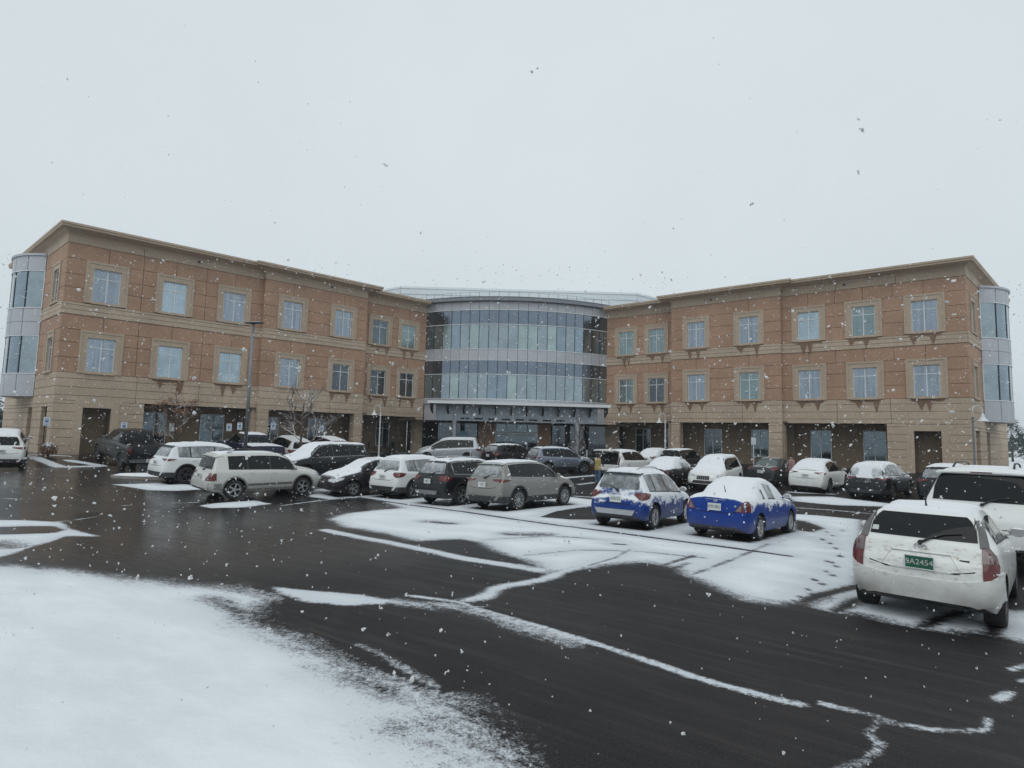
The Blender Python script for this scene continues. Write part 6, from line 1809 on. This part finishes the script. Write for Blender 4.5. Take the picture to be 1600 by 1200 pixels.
def lot_light():
    x, y = -14.9, 33.0; z = gz(x, y)
    root = empty('light_pole', (x, y, z), R(-10)); tag(root, 'tall dark parking lot light pole with two flat lamp heads', 'light pole')
    b = MB(); b.lathe([(.30, -.3), (.30, .65), (.27, .70)], 20); b.build('base', M['curb'], root, True, R(40))
    p = MB(); p.tube([(0, 0, .65), (0, 0, 8.35)], [.105, .075], 12); p.build('pole', M['pole'], root, True)
    for s in (1, -1):
        a = MB(); a.tube([(0, 0, 8.28), (s * .25, 0, 8.33)], .03, 6)
        a.box((s * .25 - .22 + .0, -.16, 8.31), (s * .25 + .32 * (1 if s > 0 else 1), .16, 8.38))
        ao = a.build('lamp_head', M['metal_dark'], root)
        t = MB(); t.box((s * .25 - .20, -.14, 8.381), (s * .25 + .28, .14, 8.40)); t.build('snow_cover', M['snow'], ao)
lot_light()
def goose(x, y, h, side, label, s=1.0):
    z = gz(x, y); root = empty('gooseneck_lamp', (x, y, z)); tag(root, label, 'street lamp', 'gooseneck lamps along the building')
    p = MB(); p.lathe([(.12, -.1), (.12, .25), (.07, .35)], 12); p.tube([(0, 0, .3), (0, 0, h)], [.055, .045], 10)
    for zz in (h - .02, h - .22): p.lathe([(.075, zz - .03), (.09, zz), (.075, zz + .03)], 12)
    p.build('pole', M['pole' if side > 0 else 'white'], root, True, R(40))
    a = MB(); r_ = .24 * s
    arc = [(side * (r_ - r_ * math.cos(t)), 0, h + .32 * s + r_ * math.sin(t)) for t in np.linspace(0, R(180), 14)]
    a.tube([(0, 0, h)] + arc + [(side * 2 * r_, 0, h + .15 * s)], .022, 7); a.build('arm', M['white'], root, True)
    bl = MB(); T_ = lambda q: (q[0] + side * 2 * r_, q[1], q[2] + h - .18 * s)
    bl.lathe([(.05 * s, .36 * s), (.075 * s, .30 * s), (.085 * s, .2 * s), (.12 * s, .12 * s), (.23 * s, 0), (.24 * s, -.02 * s)], 18, 0, T_)
    bl.build('lamp_shade', M['white'], root, True, R(50))
goose(-9.85, 44.0, 3.55, -1, 'white gooseneck lamp in front of the recessed patio left of the glass centre')
goose(12.15, 46.0, 3.35, -1, 'white gooseneck lamp in front of the right wing beside the glass centre')
goose(25.5, 32.2, 3.9, 1, 'gray gooseneck lamp at the right end of the building', 1.15)

for (x, y, h, lab) in ((-2.95, 43.5, 1.35, 'thin white marker stake in front of the silver minivan'), (5.35, 41.0, 1.45, 'thin white marker stake left of the person in the mustard vest'), (4.75, 43.5, 1.2, 'short white marker stake beside the slender bare tree')):
    b = MB(); z = gz(x, y); b.tube([(x, y, z - .1), (x, y, z + h)], .035, 8); b.lathe([(.05, z - .02), (.05, z + .06)], 8, 0, lambda q, x=x, y=y: (q[0] + x, q[1] + y, q[2]))
    tag(b.build('marker_stake', M['white']), lab, 'marker stake', 'white marker stakes before the entrance')

# kerbed islands
def island(name, pts, label, h=.15):
    n = len(pts); c = Vector((sum(p[0] for p in pts) / n, sum(p[1] for p in pts) / n)); z = min(gz(*p) for p in pts)
    m = MB()
    def ringp(f, zz): return [(c.x + (p[0] - c.x) * f, c.y + (p[1] - c.y) * f, zz) for p in pts]
    A = ringp(1, z - .2) + ringp(1, z + h) + ringp(.93, z + h + .005)
    m.add(A, [(i, (i + 1) % n, n + (i + 1) % n, n + i) for i in range(n)] + [(n + i, n + (i + 1) % n, 2 * n + (i + 1) % n, 2 * n + i) for i in range(n)], 0)
    B = ringp(.95, z + h + .006) + ringp(.82, z + h + .07) + ringp(.45, z + h + .10)
    m.add(B, [(i, (i + 1) % n, n + (i + 1) % n, n + i) for i in range(n)] + [(n + i, n + (i + 1) % n, 2 * n + (i + 1) % n, 2 * n + i) for i in range(n)] + [tuple(range(2 * n, 3 * n))], 1)
    o = m.build(name, [M['curb'], M['snow']], None, True, R(45)); tag(o, kind='structure'); return o
def oval(cx, cy, a, b, rot, n=22): return [(cx + a * math.cos(t) * math.cos(rot) - b * math.sin(t) * math.sin(rot), cy + a * math.cos(t) * math.sin(rot) + b * math.sin(t) * math.cos(rot)) for t in np.linspace(0, 2 * math.pi, n, False)]
island('kerb_island', oval(-16.0, 26.9, 2.1, .75, R(2)), '')
island('kerb_island', oval(-8.6, 26.6, 1.3, .55, R(60)), '')
island('kerb_island', oval(19.0, 31.5, 1.6, .8, R(60)), '')

# patio furniture and planters under the arcades
def chair_(x, y, rz, lab):
    z = gz(x, y); root = empty('patio_chair', (x, y, z), rz); tag(root, lab, 'chair', 'dark patio chairs under the arcade')
    s = MB(); s.box((-.25, -.25, .42), (.25, .25, .47)); s.build('seat', M['metal_dark'], root)
    s = MB()
    for k in range(5): s.box((-.24 + k * .10, .22, .50), (-.18 + k * .10, .25, .92))
    s.box((-.26, .215, .92), (.26, .255, .97)); s.build('backrest', M['metal_dark'], root)
    for a in (-1, 1):
        for b in (-1, 1):
            s = MB(); s.tube([(a * .23, b * .23, 0), (a * .22, b * .22, .42)], .018, 5); s.build('leg', M['metal_dark'], root)
for i, (s_, o_, rz) in enumerate(((20.9, -1.9, .3), (22.0, -2.2, 2.0), (23.3, -1.9, 1.0), (24.3, -2.3, 2.6))):
    p_ = FL((s_, o_, 0)); chair_(p_[0], p_[1], rz, 'dark patio chair, %s along the patio left of the glass centre' % ('leftmost', 'second', 'third', 'rightmost')[i])
for i, (s_,) in enumerate(((21.4,), (23.8,))):
    p_ = FL((s_ + .2, -2.6, 0)); z = gz(p_[0], p_[1]); root = empty('patio_table', (p_[0], p_[1], z)); tag(root, 'round dark patio table, %s one under the arcade' % ('left', 'right')[i], 'table')
    s = MB(); s.lathe([(.45, .70), (.45, .73)], 20); s.build('tabletop', M['metal_dark'], root)
    s = MB(); s.tube([(0, 0, 0), (0, 0, .7)], .035, 6); s.lathe([(.25, 0), (.25, .03)], 12); s.build('leg', M['metal_dark'], root)

# ------------------------------------------------------------------ plants
def leafball(mb, c, rad, n, size, rr, squash=.8, m=0):
    for _ in range(n):
        d = Vector((rr.gauss(0, 1), rr.gauss(0, 1), rr.gauss(0, 1))).normalized() * rad * rr.uniform(.3, 1) ** .6
        p = Vector(c) + Vector((d.x, d.y, d.z * squash)); a = Vector((rr.gauss(0, 1), rr.gauss(0, 1), rr.gauss(0, 1))).normalized(); b = a.orthogonal().normalized(); s = size * rr.uniform(.6, 1.4)
        mb.add([p - a * s, p + b * s * .5, p + a * s, p - b * s * .5], [(0, 1, 2, 3)], m)
def tree(name, x, y, h, label, rr, trunk_r=.08, spread=1.0, n0=7, mat='bark_snow', leaves=None, depth=4, lean=0, start=.30, up=.5, cat='tree', twig=.008):
    z = gz(x, y); root = empty(name, (x, y, z)); tag(root, label, cat)
    t = MB(); tips = []
    top = Vector((lean, 0, h * .93)); pts = [Vector((0, 0, -.1))] + [Vector((lean * (i / 6) + rr.uniform(-.03, .03) * h * .15, rr.uniform(-.03, .03) * h * .15, h * .93 * i / 6)) for i in range(1, 7)]
    t.tube(pts, [trunk_r * (1 - .13 * i) for i in range(7)], 8); t.build('trunk', M[mat], root, True)
    c = MB()
    def grow(p, d, L, r_, k):
        q = p; dd = d.copy(); P = [q]
        for i in range(3):
            dd = (dd + Vector((rr.gauss(0, .16), rr.gauss(0, .16), rr.gauss(0, .12) + .06))).normalized(); q = q + dd * L / 3; P.append(q)
        c.tube(P, [r_, r_ * .85, r_ * .7, r_ * .55], 5 if k < 2 else 4, 0, False)
        if k <= 0: tips.append(q); return
        for j in range(rr.choice((2, 3, 3))):
            b = P[rr.choice((1, 2, 3))]
            nd = (dd + Vector((rr.gauss(0, .55), rr.gauss(0, .55), rr.gauss(0, .3) + .12))).normalized()
            grow(b, nd, L * rr.uniform(.55, .8), max(twig, r_ * .6), k - 1)
    for i in range(n0):
        f = start + (1 - start) * i / n0; zz = h * .93 * f; a = i * 2.4 + rr.uniform(-.4, .4)
        L = spread * (1 - .65 * (f - start)) * rr.uniform(.8, 1.1)
        grow(Vector((lean * f, 0, zz)), Vector((math.cos(a), math.sin(a), up)).normalized(), L, trunk_r * .42, depth - 1)
    crown = c.build('crown', M[mat], root, True)
    if leaves:
        l = MB()
        for q in tips: leafball(l, q, .16, leaves[1], .045, rr)
        for q in tips[::3]: leafball(l, q, .22, leaves[1] // 2, .045, rr, m=1)
        l.build('leaves', [M[leaves[0]], M['leaf_brown']], crown)
    return root
rr = random.Random(11)
tree('young_tree', -20.2, 35.2, 4.2, 'young tree with orange-brown leaves before the left wing', rr, .06, 1.05, 11, 'bark', ('leaf_orange', 5), 4, .0, .25, .55)
tree('bare_tree', -13.3, 37.0, 4.9, 'bare wide tree with snow lying along every branch', rr, .10, 1.9, 10, 'bark_snow', None, 5, .15, .28, .42, twig=.0065)
tree('bare_sapling', -2.0, 44.0, 3.5, 'small bare sapling with a few twigs left of the entrance doors', rr, .035, .55, 7, 'bark', None, 3, .1, .35, .6)
tree('bare_tree', 5.05, 43.0, 4.0, 'slender upright bare tree white with snow in front of the entrance', rr, .09, .7, 14, 'bark_snow', None, 3, .0, .15, .9)

def conifer(x, y, h, r0, label, rr, n=260):
    z = gz(x, y); root = empty('evergreen_tree', (x, y, z)); tag(root, label, 'tree', 'evergreen trees beyond the lot')
    t = MB(); t.tube([(0, 0, -.2), (0, 0, h * .9)], [.16, .04], 7); t.build('trunk', M['bark'], root, True)
    c = MB()
    for i in range(n):
        f = rr.random() ** .8; zz = h * (.10 + .88 * f); rad = r0 * (1 - f) ** .75 * rr.uniform(.45, 1.15); a = rr.uniform(0, 6.283)
        p = Vector((rad * math.cos(a), rad * math.sin(a), zz - rad * .15))
        for _ in range(16):
            d = Vector((rr.gauss(0, .30), rr.gauss(0, .30), rr.gauss(0, .16))) * (h / 6)
            q = p + d; u = Vector((math.cos(a), math.sin(a), rr.uniform(-.5, .3))).normalized(); v = u.orthogonal().normalized()
            s = .10 * (h / 6) * rr.uniform(.6, 1.5)
            c.add([q - u * s, q + v * s * .45, q + u * s, q - v * s * .45], [(0, 1, 2, 3)])
    c.build('crown', M['needle'], root)
conifer(-41.9, 46.5, 4.6, 2.0, 'dark evergreen past the left end of the building', rr)
conifer(64.5, 82.0, 7.2, 3.6, 'evergreen behind the right end of the building, nearest the wall', rr)
conifer(72.0, 84.0, 6.0, 3.4, 'rounder evergreen at the right edge of the view', rr)
conifer(80.0, 100.0, 9.0, 4.6, 'tall evergreen farthest right', rr)
# far tree belt
hm = MB(); rr2 = random.Random(3)
for i in range(2600):
    a = rr2.uniform(-1.25, 1.25); d = rr2.uniform(190, 260); x = d * math.sin(a); y = d * math.cos(a)
    if -60 < x < 60: continue
    hgt = 5.5 + 3 * mnoise.noise(Vector((x * .03, y * .03, 0))); p = Vector((x, y, rr2.uniform(0, hgt)))
    for _ in range(5):
        q = p + Vector((rr2.gauss(0, 1.6), rr2.gauss(0, 1.6), rr2.gauss(0, .8))); u = Vector((rr2.gauss(0, 1), rr2.gauss(0, 1), rr2.gauss(0, 1))).normalized(); v = u.orthogonal().normalized()
        hm.add([q - u * .9, q + v * .7, q + u * .9, q - v * .7], [(0, 1, 2, 3)])
tag(hm.build('far_woodland', M['needle']), 'dim belt of trees on the horizon', 'woodland', kind='stuff')

def shrub(x, y, s, label, m='needle', cat='shrub', group='low shrubs by the building', snow=True):
    z = gz(x, y); mb = MB(); r3 = random.Random(int(x * 31 + y * 7))
    for k in range(9):
        a = r3.uniform(0, 6.28); mb.tube([(x, y, z), (x + .4 * s * math.cos(a), y + .4 * s * math.sin(a), z + s * r3.uniform(.5, 1))], [.02, .008], 4, 0, False)
    leafball(mb, (x, y, z + .5 * s), .55 * s, 420, .05, r3, .8, 0)
    if snow: leafball(mb, (x, y, z + .78 * s), .38 * s, 120, .06, r3, .5, 1)
    tag(mb.build('shrub', [M[m], M['snow']]), label, cat, group)
shrub(-25.6, 32.6, .8, 'reddish twiggy shrub at the foot of the left corner', 'leaf_brown')
shrub(5.2, 39.0, .9, 'snow-laden shrub left of the person in the mustard vest', 'leaf_brown')
shrub(17.9, 38.8, .8, 'dark shrub between the charcoal car and the right wing')
shrub(20.0, 37.8, .8, 'dark shrub behind the sleek white crossover')
shrub(26.0, 33.0, .8, 'tawny shrub below the doorway of the right wing', 'leaf_brown')
shrub(-18.5, 38.6, .7, 'dark shrub under the storefront window behind the navy pickup')
b = MB(); x, y = 18.55, 31.0; z = gz(x, y)
b.lathe([(.26, 0), (.30, .85), (.31, .88), (.31, .93)], 16, 0, lambda q: (q[0] + x, q[1] + y, q[2] + z)); b.lathe([(.29, .932), (.26, .98), (.1, 1.01)], 16, 1, lambda q: (q[0] + x, q[1] + y, q[2] + z))
tag(b.build('litter_bin', [M['post_brown'], M['snow']], None, True, R(40)), 'brown round litter bin with a cap of snow between two black cars', 'litter bin')

# wheel stops painted stall lines left bare: thin painted strips on the lot
ln = MB()
for i in range(7):
    x0, y0 = -3.2 + i * 2.45 - 9.6, 23.0 - i * 1.41 + 5.2
    pass

# ------------------------------------------------------------------ falling snow
fl = MB(); r4 = random.Random(77)
def flake(p, s):
    a = Vector((r4.gauss(0, 1), r4.gauss(0, 1), r4.gauss(0, 1))).normalized(); b = a.orthogonal().normalized(); c = a.cross(b)
    n = len(fl.v)
    k = [p + a * s * r4.uniform(.7, 1.5), p - a * s * r4.uniform(.7, 1.5), p + b * s * r4.uniform(.6, 1.1), p - b * s * r4.uniform(.6, 1.1), p + c * s * r4.uniform(.5, .9), p - c * s * r4.uniform(.5, .9)]
    fl.add(k, [(0, 2, 4), (2, 1, 4), (1, 3, 4), (3, 0, 4), (2, 0, 5), (1, 2, 5), (3, 1, 5), (0, 3, 5)])
for i in range(38000):
    d = 2.4 + 34 * r4.random() ** .66
    x = d * r4.uniform(-1.15, 1.15); y = d; z = r4.uniform(-.1, 2.2 + .75 * d)
    if z > 13 or (z > 2.2 + .30 * d and r4.random() < .96): continue
    s = min(.032, .0080 * math.exp(r4.gauss(0, .55))) * (1.25 if d > 8 else .8)
    p = Vector((x, y, z))
    if d < 9 and s > .006:
        for _ in range(6): flake(p + Vector((r4.gauss(0, .3), r4.gauss(0, .3), r4.gauss(0, .36))) * s, s * .5)
    else:
        flake(p, s)
        if r4.random() < .2: flake(p + Vector((s * .7, 0, s * .6)), s * .7)
fm, nt, out = new_mat('snowflake')
d1 = N(nt, 'ShaderNodeBsdfDiffuse'); d2 = N(nt, 'ShaderNodeBsdfTranslucent'); d1.inputs[0].default_value = (.95, .96, .97, 1); d2.inputs[0].default_value = (.95, .96, .97, 1)
ad_ = N(nt, 'ShaderNodeMixShader'); ad_.inputs[0].default_value = .4; nt.links.new(d1.outputs[0], ad_.inputs[1]); nt.links.new(d2.outputs[0], ad_.inputs[2]); nt.links.new(ad_.outputs[0], out.inputs[0])
tag(fl.build('falling_snow', fm), 'snowflakes falling through the air all over the lot', 'snowflakes', kind='stuff')

# air full of falling snow
hz = MB(); hz.box((-320, -40, -1.6), (320, 330, 22.0))
m, nt, out = new_mat('haze_air'); pv = nt.nodes.new('ShaderNodeVolumePrincipled')
pv.inputs['Color'].default_value = (.86, .92, .97, 1); pv.inputs['Density'].default_value = .0008; pv.inputs['Anisotropy'].default_value = .2
nt.links.new(pv.outputs[0], out.inputs['Volume'])
hzo = hz.build('haze', m); tag(hzo, 'thin haze of falling snow in the air', 'haze', kind='stuff')

finish_ground()
